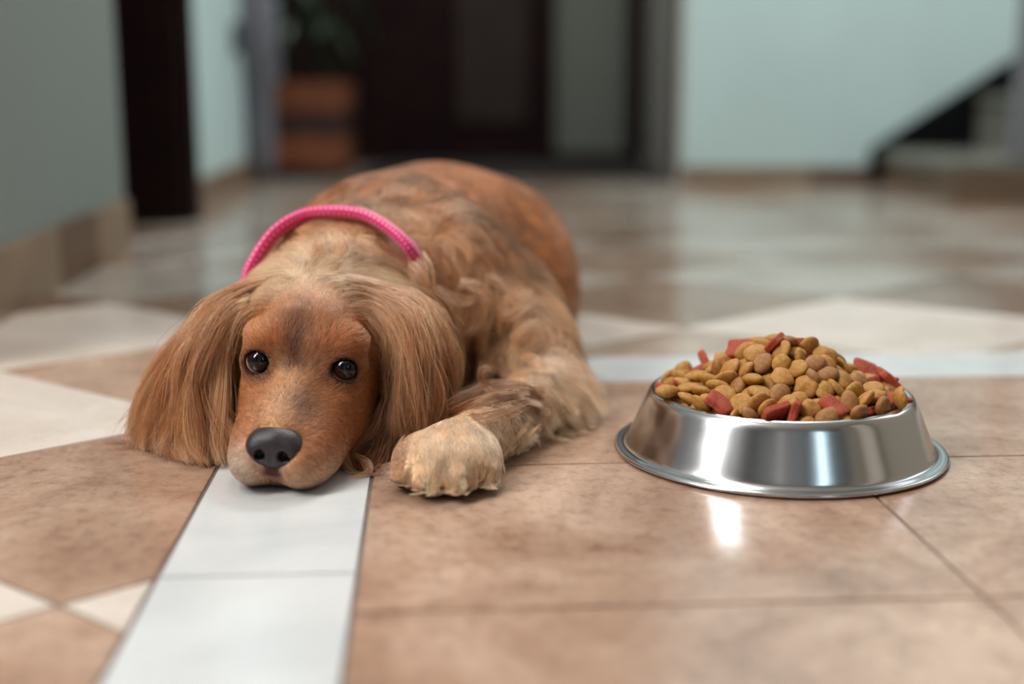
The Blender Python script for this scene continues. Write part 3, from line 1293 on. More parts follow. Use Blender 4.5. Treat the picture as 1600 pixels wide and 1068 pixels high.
KM = {}
for kd_, mats in (('A', (K_GOLD, K_TAN)), ('B', (K_GOLD, K_BROWN)), ('C', (K_TAN, K_GOLD)), ('D', (K_RED,))):
    KM[kd_] = [kib_mesh(kd_, 40 + q * 3 + ord(kd_), mats[q % len(mats)]) for q in range(4)]
KNAME = {('A', 0): 'golden round', ('A', 1): 'tan round', ('B', 0): 'golden oval', ('B', 1): 'brown oval',
         ('C', 0): 'small tan', ('C', 1): 'small golden', ('D', 0): 'red square'}
ents = []
for ln_ in KIB.strip().splitlines():
    w = ln_.split()
    k_, vals = w[0], [int(v) for v in w[1:]]
    p_ = np.array(vals[:3]) / 1e4
    q_ = np.array(vals[3:7]) / 1000
    ents.append([k_, p_, q_, vals[7], int(kr.integers(4))])
# labels: look, tier of the heap, side as seen from the front, then order within that spot
cls = {}
for n_, (k_, p_, q_, front_, va_) in enumerate(ents):
    look = KNAME[(k_, va_ % (1 if k_ == 'D' else 2))]
    tier = 'top' if p_[2] > 0.072 else 'upper tier' if p_[2] > 0.060 else 'lower tier' if p_[2] > 0.0515 else 'rim edge'
    ax_ = math.cos(0.21) * p_[0] - math.sin(0.21) * -p_[1] * -1      # sideways as the camera sees it
    side = 'far left' if ax_ < -0.05 else 'left' if ax_ < -0.017 else 'centre' if ax_ < 0.017 else 'right' if ax_ < 0.05 else 'far right'
    dep = 'front' if front_ > 1 else 'back'
    cls.setdefault((look, tier, side, dep), []).append((ax_, n_))
CNT = ['', '', 'two', 'three', 'four', 'five', 'six', 'seven', 'eight', 'nine', 'ten']
ORD = ['leftmost', 'second', 'third', 'fourth', 'fifth', 'sixth', 'seventh', 'eighth']
lab = {}
for (look, tier, side, dep), mem in cls.items():
    mem.sort()
    for o_, (_, n_) in enumerate(mem):
        pre = ''
        if len(mem) > 1:
            pre = ', ' + ('rightmost' if o_ == len(mem) - 1 else ORD[min(o_, 7)] + ('' if o_ == 0 else ' from left')) + ' of ' + CNT[min(len(mem), 10)]
        lab[n_] = f'{look} kibble{pre} at the heap\'s {dep} {side}, {tier}'
for n_, (k_, p_, q_, front_, va_) in enumerate(ents):
    o = bpy.data.objects.new('kibble', KM[k_][va_])
    o.location = (BX + p_[0], BY + p_[1], p_[2])
    o.rotation_mode = 'QUATERNION'
    o.rotation_quaternion = Vector(q_)
    COL.objects.link(o)
    tag(o, lab[n_], 'kibble', 'kibble heaped in the dog bowl')
# the buried layer underneath, which nobody could count
V, F, MI = [], [], []
KMATS = [K_GOLD, K_TAN, K_BROWN, K_RED]
for ln_ in KIB_REST.strip().splitlines():
    w = ln_.split()
    vals = [int(v) for v in w[1:]]
    me = KM[w[0]][int(kr.integers(4))]
    from mathutils import Quaternion
    R_ = np.array(Quaternion(np.array(vals[3:7]) / 1000).normalized().to_matrix())
    b0 = len(V)
    co = np.empty(len(me.vertices) * 3)
    me.vertices.foreach_get('co', co)
    V += list(co.reshape(-1, 3) @ R_.T + np.array(vals[:3]) / 1e4)
    mi = KMATS.index(me.materials[0])
    for f in me.polygons:
        F.append(tuple(b0 + i for i in f.vertices))
        MI.append(mi)
ks = mesh_obj('buried_kibble', V, F, KMATS, None, True, (BX, BY, 0))
ks.data.polygons.foreach_set('material_index', MI)
tag(ks, 'buried kibble packed under the top of the heap in the steel bowl', 'kibble', kind='stuff')

# ------------------------------------------------------------------ dog: the body as one continuous surface
HO = np.array([-0.1565, 0.838, 0.0])          # under the nose tip
_yaw, _roll = math.radians(5.0), math.radians(3.2)
Ry = np.array([[math.cos(_roll), 0, math.sin(_roll)], [0, 1, 0], [-math.sin(_roll), 0, math.cos(_roll)]])
Rz = np.array([[math.cos(_yaw), math.sin(_yaw), 0], [-math.sin(_yaw), math.cos(_yaw), 0], [0, 0, 1]])
HR = Rz @ Ry                                   # head axes in its columns: x to the dog's left, y back, z up
_pv = np.array([0, 0.08, 0.03])                # the roll turns about this point of the head


def h2w(p):
    return (np.asarray(p, float) - _pv) @ HR.T + HO + _pv


def w2h(p):
    return (p - HO - _pv) @ HR + _pv


class El:
    def __init__(s, c, r, k=0.012, head=False, sub=False, rot=0.0):
        s.c = np.array(c, float); s.r = np.array(r, float); s.k = k; s.head = head; s.sub = sub; s.rot = rot
        cw = h2w(s.c) if head else s.c
        m = max(r) + 0.03 + k
        s.lo, s.hi = cw - m, cw + m

    def d(s, p, ph):
        q = (ph if s.head else p) - s.c
        if s.rot:
            ca, sa = math.cos(s.rot), math.sin(s.rot)
            q = np.stack([q[..., 0] * ca + q[..., 1] * sa, -q[..., 0] * sa + q[..., 1] * ca, q[..., 2]], -1)
        a = q / s.r
        k0 = np.sqrt((a * a).sum(-1))
        a = a / s.r
        k1 = np.sqrt((a * a).sum(-1)) + 1e-9
        return k0 * (k0 - 1.0) / k1


class Cap:
    def __init__(s, a, b, ra, rb, k=0.012, head=False, sub=False):
        s.a = np.array(a, float); s.b = np.array(b, float); s.ra = ra; s.rb = rb; s.k = k; s.head = head; s.sub = sub
        aw, bw = (h2w(s.a), h2w(s.b)) if head else (s.a, s.b)
        m = max(ra, rb) + 0.03 + k
        s.lo, s.hi = np.minimum(aw, bw) - m, np.maximum(aw, bw) + m

    def d(s, p, ph):
        q = (ph if s.head else p) - s.a
        ba = s.b - s.a
        h = np.clip((q @ ba) / (ba @ ba), 0, 1)
        return np.sqrt(((q - h[..., None] * ba) ** 2).sum(-1)) - (s.ra + (s.rb - s.ra) * h)


EYE = [(-0.0315, 0.0825, 0.0745), (0.0322, 0.0825, 0.0735)]
EYE_R = 0.0112
PR = []
# trunk
PR += [El((-0.116, 1.15, 0.088), (0.112, 0.115, 0.088), 0.03),
       Cap((-0.112, 1.19, 0.098), (-0.085, 1.30, 0.100), 0.098, 0.098, 0.03),
       El((-0.045, 1.365, 0.092), (0.108, 0.115, 0.092), 0.04),
       El((-0.055, 1.14, 0.105), (0.055, 0.075, 0.062), 0.03),
       El((0.015, 1.325, 0.062), (0.052, 0.085, 0.066), 0.03),
       El((-0.135, 1.34, 0.060), (0.05, 0.085, 0.064), 0.03),
       Cap((0.025, 1.36, 0.022), (0.040, 1.255, 0.018), 0.024, 0.017, 0.02),
       Cap((-0.155, 1.36, 0.022), (-0.185, 1.25, 0.018), 0.024, 0.017, 0.02),
       Cap((0.0, 1.47, 0.06), (0.06, 1.49, 0.035), 0.02, 0.015, 0.03)]
# neck
PR += [Cap((-0.155, 0.985, 0.078), (-0.138, 1.075, 0.096), 0.055, 0.074, 0.03),
       El((-0.152, 1.03, 0.05), (0.055, 0.06, 0.045), 0.03)]
# the dog's left foreleg, stretched towards the camera
PR += [Cap((-0.012, 1.14, 0.085), (0.028, 1.06, 0.030), 0.046, 0.026, 0.025),
       Cap((0.028, 1.06, 0.026), (-0.016, 0.945, 0.020), 0.024, 0.018, 0.012),
       Cap((-0.016, 0.945, 0.020), (-0.038, 0.880, 0.021), 0.019, 0.021, 0.012),
       El((-0.0455, 0.866, 0.0190), (0.038, 0.036, 0.0190), 0.012)]
for tx, ty, tr in ((-0.0275, 0.004, 0.0115), (-0.010, -0.0085, 0.0132), (0.0095, -0.0085, 0.0132), (0.0270, 0.005, 0.0115)):
    PR.append(Cap((-0.0435 + tx * 0.8, 0.864 + ty + 0.012, 0.020), (-0.0465 + tx, 0.845 + ty, 0.0128), tr, tr * 0.92, 0.004))
# the other foreleg, folded beneath the ear
PR += [Cap((-0.175, 1.12, 0.075), (-0.200, 1.06, 0.035), 0.044, 0.030, 0.02),
       Cap((-0.200, 1.06, 0.033), (-0.215, 0.965, 0.024), 0.028, 0.022, 0.015),
       El((-0.217, 0.95, 0.020), (0.028, 0.03, 0.019), 0.012)]
# head
PR += [El((0, 0.132, 0.073), (0.0505, 0.058, 0.0475), 0.012, True),
       El((0, 0.152, 0.060), (0.053, 0.055, 0.053), 0.015, True),
       El((-0.0315, 0.108, 0.044), (0.0195, 0.042, 0.034), 0.016, True),
       El((0.0305, 0.108, 0.044), (0.0195, 0.042, 0.034), 0.016, True),
       Cap((0, 0.020, 0.036), (0, 0.088, 0.060), 0.0165, 0.022, 0.014, True),
       El((-0.0165, 0.030, 0.0208), (0.0200, 0.034, 0.0212), 0.010, True),
       El((0.0170, 0.030, 0.0208), (0.0205, 0.034, 0.0212), 0.010, True),
       El((0, 0.031, 0.0100), (0.0125, 0.0185, 0.0095), 0.008, True),
       El((-0.0225, 0.062, 0.029), (0.0185, 0.035, 0.026), 0.014, True),
       El((0.0225, 0.062, 0.029), (0.0185, 0.035, 0.026), 0.014, True),
       Cap((0, 0.034, 0.0080), (0, 0.095, 0.022), 0.0075, 0.024, 0.010, True),
       El((-0.027, 0.090, 0.092), (0.019, 0.017, 0.013), 0.012, True),
       El((0.027, 0.090, 0.092), (0.019, 0.017, 0.013), 0.012, True),
       El((0, 0.098, 0.086), (0.024, 0.022, 0.024), 0.018, True)]
for e in EYE:                                  # orbit and lids, then the opening between them
    PR.append(El((e[0], e[1] + 0.0012, e[2]), (0.0150, 0.0128, 0.0142), 0.009, True))
for e in EYE:
    PR.append(El((e[0], e[1] - 0.0095, e[2] + 0.0006), (0.0098, 0.0140, 0.0087), 0.0025, True, True))
# mouth slit and the groove under the nose
PR += [Cap((0, 0.0, 0.010), (0, 0.001, 0.024), 0.0014, 0.0014, 0.005, True, True),
       El((0, 0.0020, 0.0300), (0.0160, 0.0080, 0.0095), 0.002, True, True)]


def smin(a, b, k):
    h = np.maximum(k - np.abs(a - b), 0) / k
    return np.minimum(a, b) - h * h * k * 0.25


def sdf_pts(p):
    """distance at scattered points (n,3)"""
    v = np.full(len(p), 0.08)
    ph = w2h(p)
    for q in PR:
        m = np.all((p > q.lo) & (p < q.hi), axis=1)
        if not m.any():
            continue
        d = q.d(p[m], ph[m])
        v[m] = -smin(-v[m], d, q.k) if q.sub else smin(v[m], d, q.k)
    return v


def sdf_grad(p, e=0.0015):
    g = np.stack([sdf_pts(p + np.eye(3)[i] * e) - sdf_pts(p - np.eye(3)[i] * e) for i in range(3)], -1)
    return g / (np.linalg.norm(g, axis=1, keepdims=True) + 1e-9)


def axis_grid(lo, hi, flo, fhi, fine, coarse):
    a = [flo]
    st_ = fine
    while a[-1] > lo:
        a.append(a[-1] - st_)
        st_ = min(coarse, st_ * 1.12)
    c = [fhi]
    st_ = fine
    while c[-1] < hi:
        c.append(c[-1] + st_)
        st_ = min(coarse, st_ * 1.12)
    return np.array(a[:0:-1] + list(np.arange(flo, fhi, fine)) + c)


def on_body(px, py, off=0.0, ymax=1.6):
    """where the sight line of a photograph point meets the dog's body, moved off the surface"""
    d = unit0(px_ray(px, py))
    o = np.array([0, 0, CAM_H])
    t = 0.7
    for _ in range(90):
        q = (o + d * t)[None]
        s_ = sdf_pts(q)[0]
        if s_ < 0.0004:
            return q[0] + sdf_grad(q)[0] * off
        t += max(0.0006, min(s_, 0.02) * 0.8)
        if t > ymax:
            break
    return None


def unit0(v):
    return v / np.linalg.norm(v)


FINE = 0.0016
gx = axis_grid(-0.30, 0.14, -0.232, -0.005, FINE, 0.006)
gy = axis_grid(0.81, 1.54, 0.822, 0.985, FINE, 0.007)
gz = axis_grid(-0.012, 0.24, 0.0, 0.13, FINE, 0.006)
nx_, ny_, nz_ = len(gx), len(gy), len(gz)
vol = np.full((nx_, ny_, nz_), 0.08, np.float32)
for q in PR:
    ix = np.searchsorted(gx, [q.lo[0], q.hi[0]]); iy = np.searchsorted(gy, [q.lo[1], q.hi[1]]); iz = np.searchsorted(gz, [q.lo[2], q.hi[2]])
    sl = (slice(*ix), slice(*iy), slice(*iz))
    if min(ix[1] - ix[0], iy[1] - iy[0], iz[1] - iz[0]) < 1:
        continue
    P3 = np.stack(np.meshgrid(gx[sl[0]], gy[sl[1]], gz[sl[2]], indexing='ij'), -1)
    d = q.d(P3, w2h(P3) if q.head else None)
    v = vol[sl]
    vol[sl] = -smin(-v, d, q.k) if q.sub else smin(v, d, q.k)
# flat where it lies on the floor
vol = np.maximum(vol, (0.0012 - gz)[None, None, :].astype(np.float32))


def surface_nets(vol, gx, gy, gz):
    s = vol < 0
    c = np.zeros(tuple(n - 1 for n in vol.shape), np.int8)
    offs = [(i, j, k) for i in (0, 1) for j in (0, 1) for k in (0, 1)]
    for i, j, k in offs:
        c += s[i:vol.shape[0] - 1 + i, j:vol.shape[1] - 1 + j, k:vol.shape[2] - 1 + k]
    act = (c > 0) & (c < 8)
    idx = np.argwhere(act)
    vid = np.full(act.shape, -1, np.int64)
    vid[act] = np.arange(len(idx))
    acc = np.zeros((len(idx), 3)); cnt = np.zeros(len(idx))
    X = [gx, gy, gz]
    for a in offs:
        for ax in range(3):
            if a[ax] == 1:
                continue
            b2 = list(a); b2[ax] = 1
            ia = idx + a; ib = idx + b2
            va = vol[ia[:, 0], ia[:, 1], ia[:, 2]]; vb = vol[ib[:, 0], ib[:, 1], ib[:, 2]]
            m = (va < 0) != (vb < 0)
            t = va[m] / (va[m] - vb[m])
            pa = np.stack([X[q][ia[m, q]] for q in range(3)], -1)
            pb = np.stack([X[q][ib[m, q]] for q in range(3)], -1)
            acc[m] += pa + (pb - pa) * t[:, None]
            cnt[m] += 1
    V = acc / cnt[:, None]
    F = []
    for ax in range(3):
        sh = [slice(1, -1)] * 3
        sh[ax] = slice(0, vol.shape[ax] - 1)
        sh2 = list(sh); sh2[ax] = slice(1, vol.shape[ax])
        A, B = s[tuple(sh)], s[tuple(sh2)]
        e = np.argwhere(A != B)
        fwd = A[e[:, 0], e[:, 1], e[:, 2]]
        off = np.ones(3, int); off[ax] = 0
        e = e + off
        u, w = (ax + 1) % 3, (ax + 2) % 3
        du = np.zeros(3, int); du[u] = 1
        dw = np.zeros(3, int); dw[w] = 1
        g = lambda q: vid[q[:, 0], q[:, 1], q[:, 2]]
        quad = np.stack([g(e - du - dw), g(e - dw), g(e), g(e - du)], -1)
        quad[~fwd] = quad[~fwd][:, ::-1]
        F.append(quad)
    return V, np.concatenate(F)


BV, BF = surface_nets(vol, gx, gy, gz)


def vnormals(V, F):
    n = np.zeros_like(V)
    fn = np.cross(V[F[:, 2]] - V[F[:, 0]], V[F[:, 3]] - V[F[:, 1]])
    for i in range(4):
        np.add.at(n, F[:, i], fn)
    return n / (np.linalg.norm(n, axis=1, keepdims=True) + 1e-12)


BN = vnormals(BV, BF)
print('dog body', len(BV), len(BF), BV.min(0), BV.max(0))

# ---- coat colours (colours of the coat by region, some with shade put in, sRGB picks)
C_RUSSET = np.array(lin(150, 78, 38)); C_GOLD = np.array(lin(194, 118, 66)); C_PALE = np.array(lin(242, 196, 150))
C_CREAM = np.array(lin(250, 220, 184)); C_DARK = np.array(lin(92, 46, 22)); C_BODY = np.array(lin(180, 112, 64))
C_TAN = np.array(lin(190, 138, 96)); C_WHITE = np.array(lin(226, 208, 190)); C_BLACK = np.array(lin(34, 24, 22))


def sstep(a, b, x):
    t = np.clip((x - a) / (b - a), 0, 1)
    return t * t * (3 - 2 * t)


def mixc(a, b, t):
    return a + (b - a) * t[:, None]


def coat(P):
    """colour of the coat at body points"""
    h = w2h(P)
    x, y, z = h.T
    col = np.tile(C_BODY, (len(P), 1))
    # shoulders, legs and chest paler
    legd = np.minimum(np.hypot(P[:, 0] - 0.0, P[:, 1] - 0.95), 9)
    low = 1 - sstep(0.03, 0.085, P[:, 2])
    leg = low * sstep(-0.115, -0.085, P[:, 0]) * (1 - sstep(1.10, 1.2, P[:, 1]))
    col = mixc(col, np.tile(np.array(lin(244, 206, 164)), (len(P), 1)), leg * 0.9)
    sho = sstep(-0.07, -0.03, P[:, 0]) * (1 - sstep(1.10, 1.18, P[:, 1])) * (1 - sstep(0.10, 0.14, P[:, 2])) * (1 - leg)
    col = mixc(col, np.tile(np.array(lin(234, 184, 134)), (len(P), 1)), sho * 0.75)
    neck = (1 - sstep(1.02, 1.16, P[:, 1]))
    col = mixc(col, np.tile(np.array(lin(232, 178, 128)), (len(P), 1)), neck * 0.7 * (1 - leg))
    # head
    inh = (1 - sstep(0.165, 0.20, y)) * (np.abs(x) < 0.09)
    face = np.tile(np.array(lin(186, 116, 68)), (len(P), 1))
    crown = sstep(0.104, 0.121, z) * sstep(0.095, 0.125, y)
    face = mixc(face, np.tile(np.array(lin(246, 206, 164)), (len(P), 1)), crown * 0.9)
    brow = np.exp(-((np.abs(x) - 0.028) / 0.014) ** 2 - ((z - 0.095) / 0.012) ** 2)
    face = mixc(face, np.tile(np.array(lin(208, 132, 74)), (len(P), 1)), brow * 0.8)
    bridge = np.exp(-(x / 0.02) ** 2) * (1 - sstep(0.062, 0.08, y)) * sstep(0.036, 0.05, z)
    face = mixc(face, np.tile(np.array(lin(214, 166, 124)), (len(P), 1)), bridge * 0.8)
    furrow = np.exp(-((x + 0.0035 + 0.10 * (z - 0.07)) / 0.0105) ** 2) * sstep(0.066, 0.078, z) * (1 - sstep(0.108, 0.124, z)) * sstep(0.056, 0.068, y)  # the furrow's darkness is put into the colour, no groove is modelled
    face = mixc(face, np.tile(C_DARK, (len(P), 1)), furrow * 0.85)
    dome = sstep(0.078, 0.09, z) * np.exp(-((np.abs(x) - 0.018) / 0.012) ** 2) * (1 - crown)
    face = mixc(face, np.tile(np.array(lin(166, 94, 48)), (len(P), 1)), dome * 0.55)
    for sx in (-1, 1):
        cd = np.sqrt((x - sx * 0.0225) ** 2 + (z - 0.0705) ** 2)
        face = mixc(face, np.tile(C_BLACK, (len(P), 1)), 0.7 * (1 - sstep(0.0015, 0.0045, cd)) * (y < 0.1))
    smudge = np.exp(-((x - 0.012) / 0.012) ** 2 - ((y - 0.035) / 0.012) ** 2) * sstep(0.036, 0.046, z)
    face = mixc(face, np.tile(np.array(lin(112, 74, 56)), (len(P), 1)), smudge * 0.6)
    lip = (1 - sstep(0.012, 0.04, z)) * (1 - sstep(0.03, 0.075, y))
    face = mixc(face, np.tile(np.array(lin(222, 184, 150)), (len(P), 1)), lip * 0.7)
    wl = np.exp(-((x + 0.022) / 0.011) ** 2 - ((z - 0.021) / 0.012) ** 2) * (1 - sstep(0.02, 0.05, y))
    face = mixc(face, np.tile(C_WHITE, (len(P), 1)), wl * 0.85)
    chin = (1 - sstep(0.004, 0.011, z)) * (1 - sstep(0.04, 0.08, y))
    face = mixc(face, np.tile(np.array(lin(92, 62, 52)), (len(P), 1)), chin * 0.8)
    for e in EYE:
        dd = np.sqrt((x - e[0]) ** 2 + ((z - e[2]) * 1.0) ** 2 + ((y - e[1]) * 0.5) ** 2)
        face = mixc(face, np.tile(C_BLACK, (len(P), 1)), (1 - sstep(0.0105, 0.0135, dd)))
        face = mixc(face, np.tile(C_DARK, (len(P), 1)), 0.45 * (1 - sstep(0.013, 0.020, dd)))
    side = sstep(0.043, 0.052, np.abs(x)) * sstep(0.03, 0.06, y)  # shadow between ear and cheek, put into the coat colour
    face = mixc(face, np.tile(C_DARK, (len(P), 1)), side * 0.7 * (1 - crown))
    return mixc(col, face, inh)


M_SKIN, nt, b_ = new_mat('dog_skin')
va = nt.nodes.new('ShaderNodeVertexColor')
va.layer_name = 'coat'
nt.links.new(va.outputs['Color'], b_.inputs['Base Color'])
b_.inputs['Roughness'].default_value = 0.75
b_.inputs['Specular IOR Level'].default_value = 0.15

dog = empty('dog', (-0.10, 1.10, 0))
tag(dog, 'golden cocker spaniel lying with its chin on the white tiles, wearing a pink collar', 'dog')
DL = np.array([-0.10, 1.10, 0])
body = mesh_obj('body', BV - DL, BF, M_SKIN, dog, True)
ca = body.data.color_attributes.new('coat', 'FLOAT_COLOR', 'POINT')
cc = np.ones((len(BV), 4), np.float32)
cc[:, :3] = coat(BV)
# bare dark skin of the eyelid edge, the lips and the pads
hb = w2h(BV)
for e in EYE:
    dd = np.linalg.norm(hb - np.array(e), axis=1)
    t = 1 - sstep(0.0126, 0.0140, dd)
    cc[:, :3] = mixc(cc[:, :3], np.tile(C_BLACK, (len(BV), 1)), t)
slit = (hb[:, 2] < 0.0065) & (np.abs(hb[:, 0]) < 0.0055) & (hb[:, 1] < 0.03)
cc[slit, :3] = C_BLACK
ph_w = np.exp(-(hb[:, 0] / 0.0085) ** 2 - ((hb[:, 2] - 0.0155) / 0.0065) ** 2) * (hb[:, 1] < 0.02)
cc[:, :3] = mixc(cc[:, :3], np.tile(np.array(lin(96, 58, 54)), (len(BV), 1)), np.clip(ph_w * 1.3, 0, 1))
pads = (BV[:, 2] < 0.010) & (BV[:, 1] < 0.93) & (BV[:, 0] > -0.10)
cc[pads, :3] = C_BLACK
ca.data.foreach_set('color', cc.ravel())

# ---- eyes
M_EYE, nt, b_ = new_mat('dog_eye')
L_ = nt.links.new
tc = nt.nodes.new('ShaderNodeTexCoord')
sp = nt.nodes.new('ShaderNodeVectorMath')
sp.operation = 'DOT_PRODUCT'
sp.inputs[1].default_value = (0, -1, 0)
nrm = nt.nodes.new('ShaderNodeVectorMath')
nrm.operation = 'NORMALIZE'
L_(tc.outputs['Object'], nrm.inputs[0])
L_(nrm.outputs[0], sp.inputs[0])
cr = nt.nodes.new('ShaderNodeValToRGB')
el = cr.color_ramp.elements
el[0].position = 0.0
el[0].color = (*lin(190, 170, 160), 1)
el[1].position = 1.0
el[1].color = (0.002, 0.002, 0.003, 1)
for pos, c in ((0.45, lin(170, 120, 110)), (0.49, lin(14, 8, 6)), (0.62, lin(40, 20, 11)), (0.80, lin(26, 13, 8)), (0.83, (4, 4, 5) and lin(5, 4, 5))):
    e_ = el.new(pos)
    e_.color = (*c, 1)
L_(sp.outputs['Value'], cr.inputs['Fac'])
L_(cr.outputs['Color'], b_.inputs['Base Color'])
b_.inputs['Roughness'].default_value = 0.08
b_.inputs['Coat Weight'].default_value = 0.6
b_.inputs['Coat IOR'].default_value = 1.38
b_.inputs['Specular IOR Level'].default_value = 0.3
b_.inputs['Coat Roughness'].default_value = 0.02


def uv_sphere(r, nu=40, nv=28, bulge=0.0):
    V, F = [], []
    for i in range(nv + 1):
        t = math.pi * i / nv
        for j in range(nu):
            a = 2 * math.pi * j / nu
            # pole along -y
            d = np.array([math.sin(t) * math.cos(a), -math.cos(t), math.sin(t) * math.sin(a)])
            k = r * (1 + bulge * max(0, math.cos(t) - 0.7) / 0.3)
            V.append(d * k)
    for i in range(nv):
        for j in range(nu):
            l = (j + 1) % nu
            F.append((i * nu + j, i * nu + l, (i + 1) * nu + l, (i + 1) * nu + j))
    return V, F


for e in EYE:
    V, F = uv_sphere(EYE_R, bulge=0.06)
    eo = mesh_obj('eye', V, F, M_EYE, dog, True)
    c = h2w(e)
    eo.location = Vector(c - DL)
    tgt = Vector((0.0, 0.0, 0.50)) - Vector(c)
    eo.rotation_euler = tgt.to_track_quat('-Y', 'Z').to_euler()

# ---- nose leather
NR = []
nose_prims = [El((0, 0.0105, 0.0365), (0.0165, 0.0130, 0.0105), 0.007, True),
              El((-0.0118, 0.0090, 0.0315), (0.0088, 0.0115, 0.0098), 0.006, True),
              El((0.0118, 0.0090, 0.0315), (0.0088, 0.0115, 0.0098), 0.006, True),
              El((0, 0.0080, 0.0268), (0.0142, 0.0100, 0.0095), 0.007, True),
              Cap((0, -0.0042, 0.036), (0, -0.0014, 0.017), 0.0004, 0.0007, 0.003, True, True),
              El((-0.0080, -0.0030, 0.0288), (0.0036, 0.0090, 0.0040), 0.002, True, True),
              El((0.0080, -0.0030, 0.0288), (0.0036, 0.0090, 0.0040), 0.002, True, True),
              El((-0.0130, 0.0000, 0.0268), (0.0036, 0.0060, 0.0010), 0.002, True, True),
              El((0.0130, 0.0000, 0.0268), (0.0036, 0.0060, 0.0010), 0.002, True, True)]
n0, n1 = h2w((-0.03, -0.012, 0.005)), h2w((0.03, 0.03, 0.055))
lo_, hi_ = np.minimum(n0, n1), np.maximum(n0, n1)
ax_ = [np.arange(lo_[i], hi_[i], 0.0007) for i in range(3)]
P3 = np.stack(np.meshgrid(*ax_, indexing='ij'), -1)
PH = w2h(P3)
nv_ = np.full(P3.shape[:3], 0.05)
for q in nose_prims:
    d = q.d(P3, PH)
    nv_ = -smin(-nv_, d, q.k) if q.sub else smin(nv_, d, q.k)
NV, NF = surface_nets(nv_, *ax_)
M_NOSE, nt, b_ = new_mat('nose_leather')
b_.inputs['Base Color'].default_value = (*lin(46, 37, 40), 1)
b_.inputs['Roughness'].default_value = 0.42
tc = nt.nodes.new('ShaderNodeTexCoord')
vo = nt.nodes.new('ShaderNodeTexVoronoi')
vo.inputs['Scale'].default_value = 900
nt.links.new(tc.outputs['Object'], vo.inputs['Vector'])
bp = nt.nodes.new('ShaderNodeBump')
bp.inputs['Strength'].default_value = 0.35
bp.inputs['Distance'].default_value = 0.0006
nt.links.new(vo.outputs['Distance'], bp.inputs['Height'])
nt.links.new(bp.outputs['Normal'], b_.inputs['Normal'])
mesh_obj('nose', NV - DL, NF, M_NOSE, dog, True)

# ------------------------------------------------------------------ fur
M_FUR = bpy.data.materials.new('dog_fur')
M_FUR.use_nodes = True
nt = M_FUR.node_tree
nt.nodes.clear()
out = nt.nodes.new('ShaderNodeOutputMaterial')
hb_ = nt.nodes.new('ShaderNodeBsdfHairPrincipled')
hb_.parametrization = 'COLOR'
hb_.inputs['Roughness'].default_value = 0.34
hb_.inputs['Radial Roughness'].default_value = 0.45
hb_.inputs['IOR'].default_value = 1.5
at_ = nt.nodes.new('ShaderNodeAttribute')
at_.attribute_name = 'fur_color'
nt.links.new(at_.outputs['Color'], hb_.inputs['Color'])
pb_ = nt.nodes.new('ShaderNodeBsdfPrincipled')
pb_.inputs['Roughness'].default_value = 0.42
pb_.inputs['Specular IOR Level'].default_value = 0.55
nt.links.new(at_.outputs['Color'], pb_.inputs['Base Color'])
ms_ = nt.nodes.new('ShaderNodeMixShader')
ms_.inputs[0].default_value = 0.6
nt.links.new(hb_.outputs['BSDF'], ms_.inputs[1])
nt.links.new(pb_.outputs['BSDF'], ms_.inputs[2])
nt.links.new(ms_.outputs['Shader'], out.inputs['Surface'])


def unit(v):
    return v / (np.linalg.norm(v, axis=-1, keepdims=True) + 1e-12)


def make_hair(name, pts, colors, radius, parent, loc=DL, tip=0.25):
    """pts (n,k,3) world, colors (n,k,3), radius (n,)"""
    n, k, _ = pts.shape
    d = bpy.data.hair_curves.new(name)
    d.add_curves([k] * n)
    d.set_types(type='CATMULL_ROM')
    d.points.foreach_set('position', (pts - loc).astype(np.float32).ravel())
    t = np.linspace(0, 1, k)
    r = radius[:, None] * (1 - (1 - tip) * t[None, :] ** 1.5)
    d.points.foreach_set('radius', r.astype(np.float32).ravel())
    a = d.attributes.new('fur_color', 'FLOAT_COLOR', 'POINT')
    c = np.ones((n, k, 4), np.float32)
    c[..., :3] = np.clip(colors, 0.002, 0.95)
    a.data.foreach_set('color', c.ravel())
    d.materials.append(M_FUR)
    o = bpy.data.objects.new(name, d)
    COL.objects.link(o)
    o.parent = parent
    return o


TRI = np.concatenate([BF[:, [0, 1, 2]], BF[:, [0, 2, 3]]])
TA = 0.5 * np.linalg.norm(np.cross(BV[TRI[:, 1]] - BV[TRI[:, 0]], BV[TRI[:, 2]] - BV[TRI[:, 0]]), axis=1)
TC = BV[TRI].mean(1)


def scatter(n, dens):
    p = TA * dens
    p = p / p.sum()
    f = rng.choice(len(TRI), n, p=p)
    u, v = rng.random(n), rng.random(n)
    m = u + v > 1
    u[m], v[m] = 1 - u[m], 1 - v[m]
    w = np.stack([1 - u - v, u, v], -1)[..., None]
    return (BV[TRI[f]] * w).sum(1), unit((BN[TRI[f]] * w).sum(1))


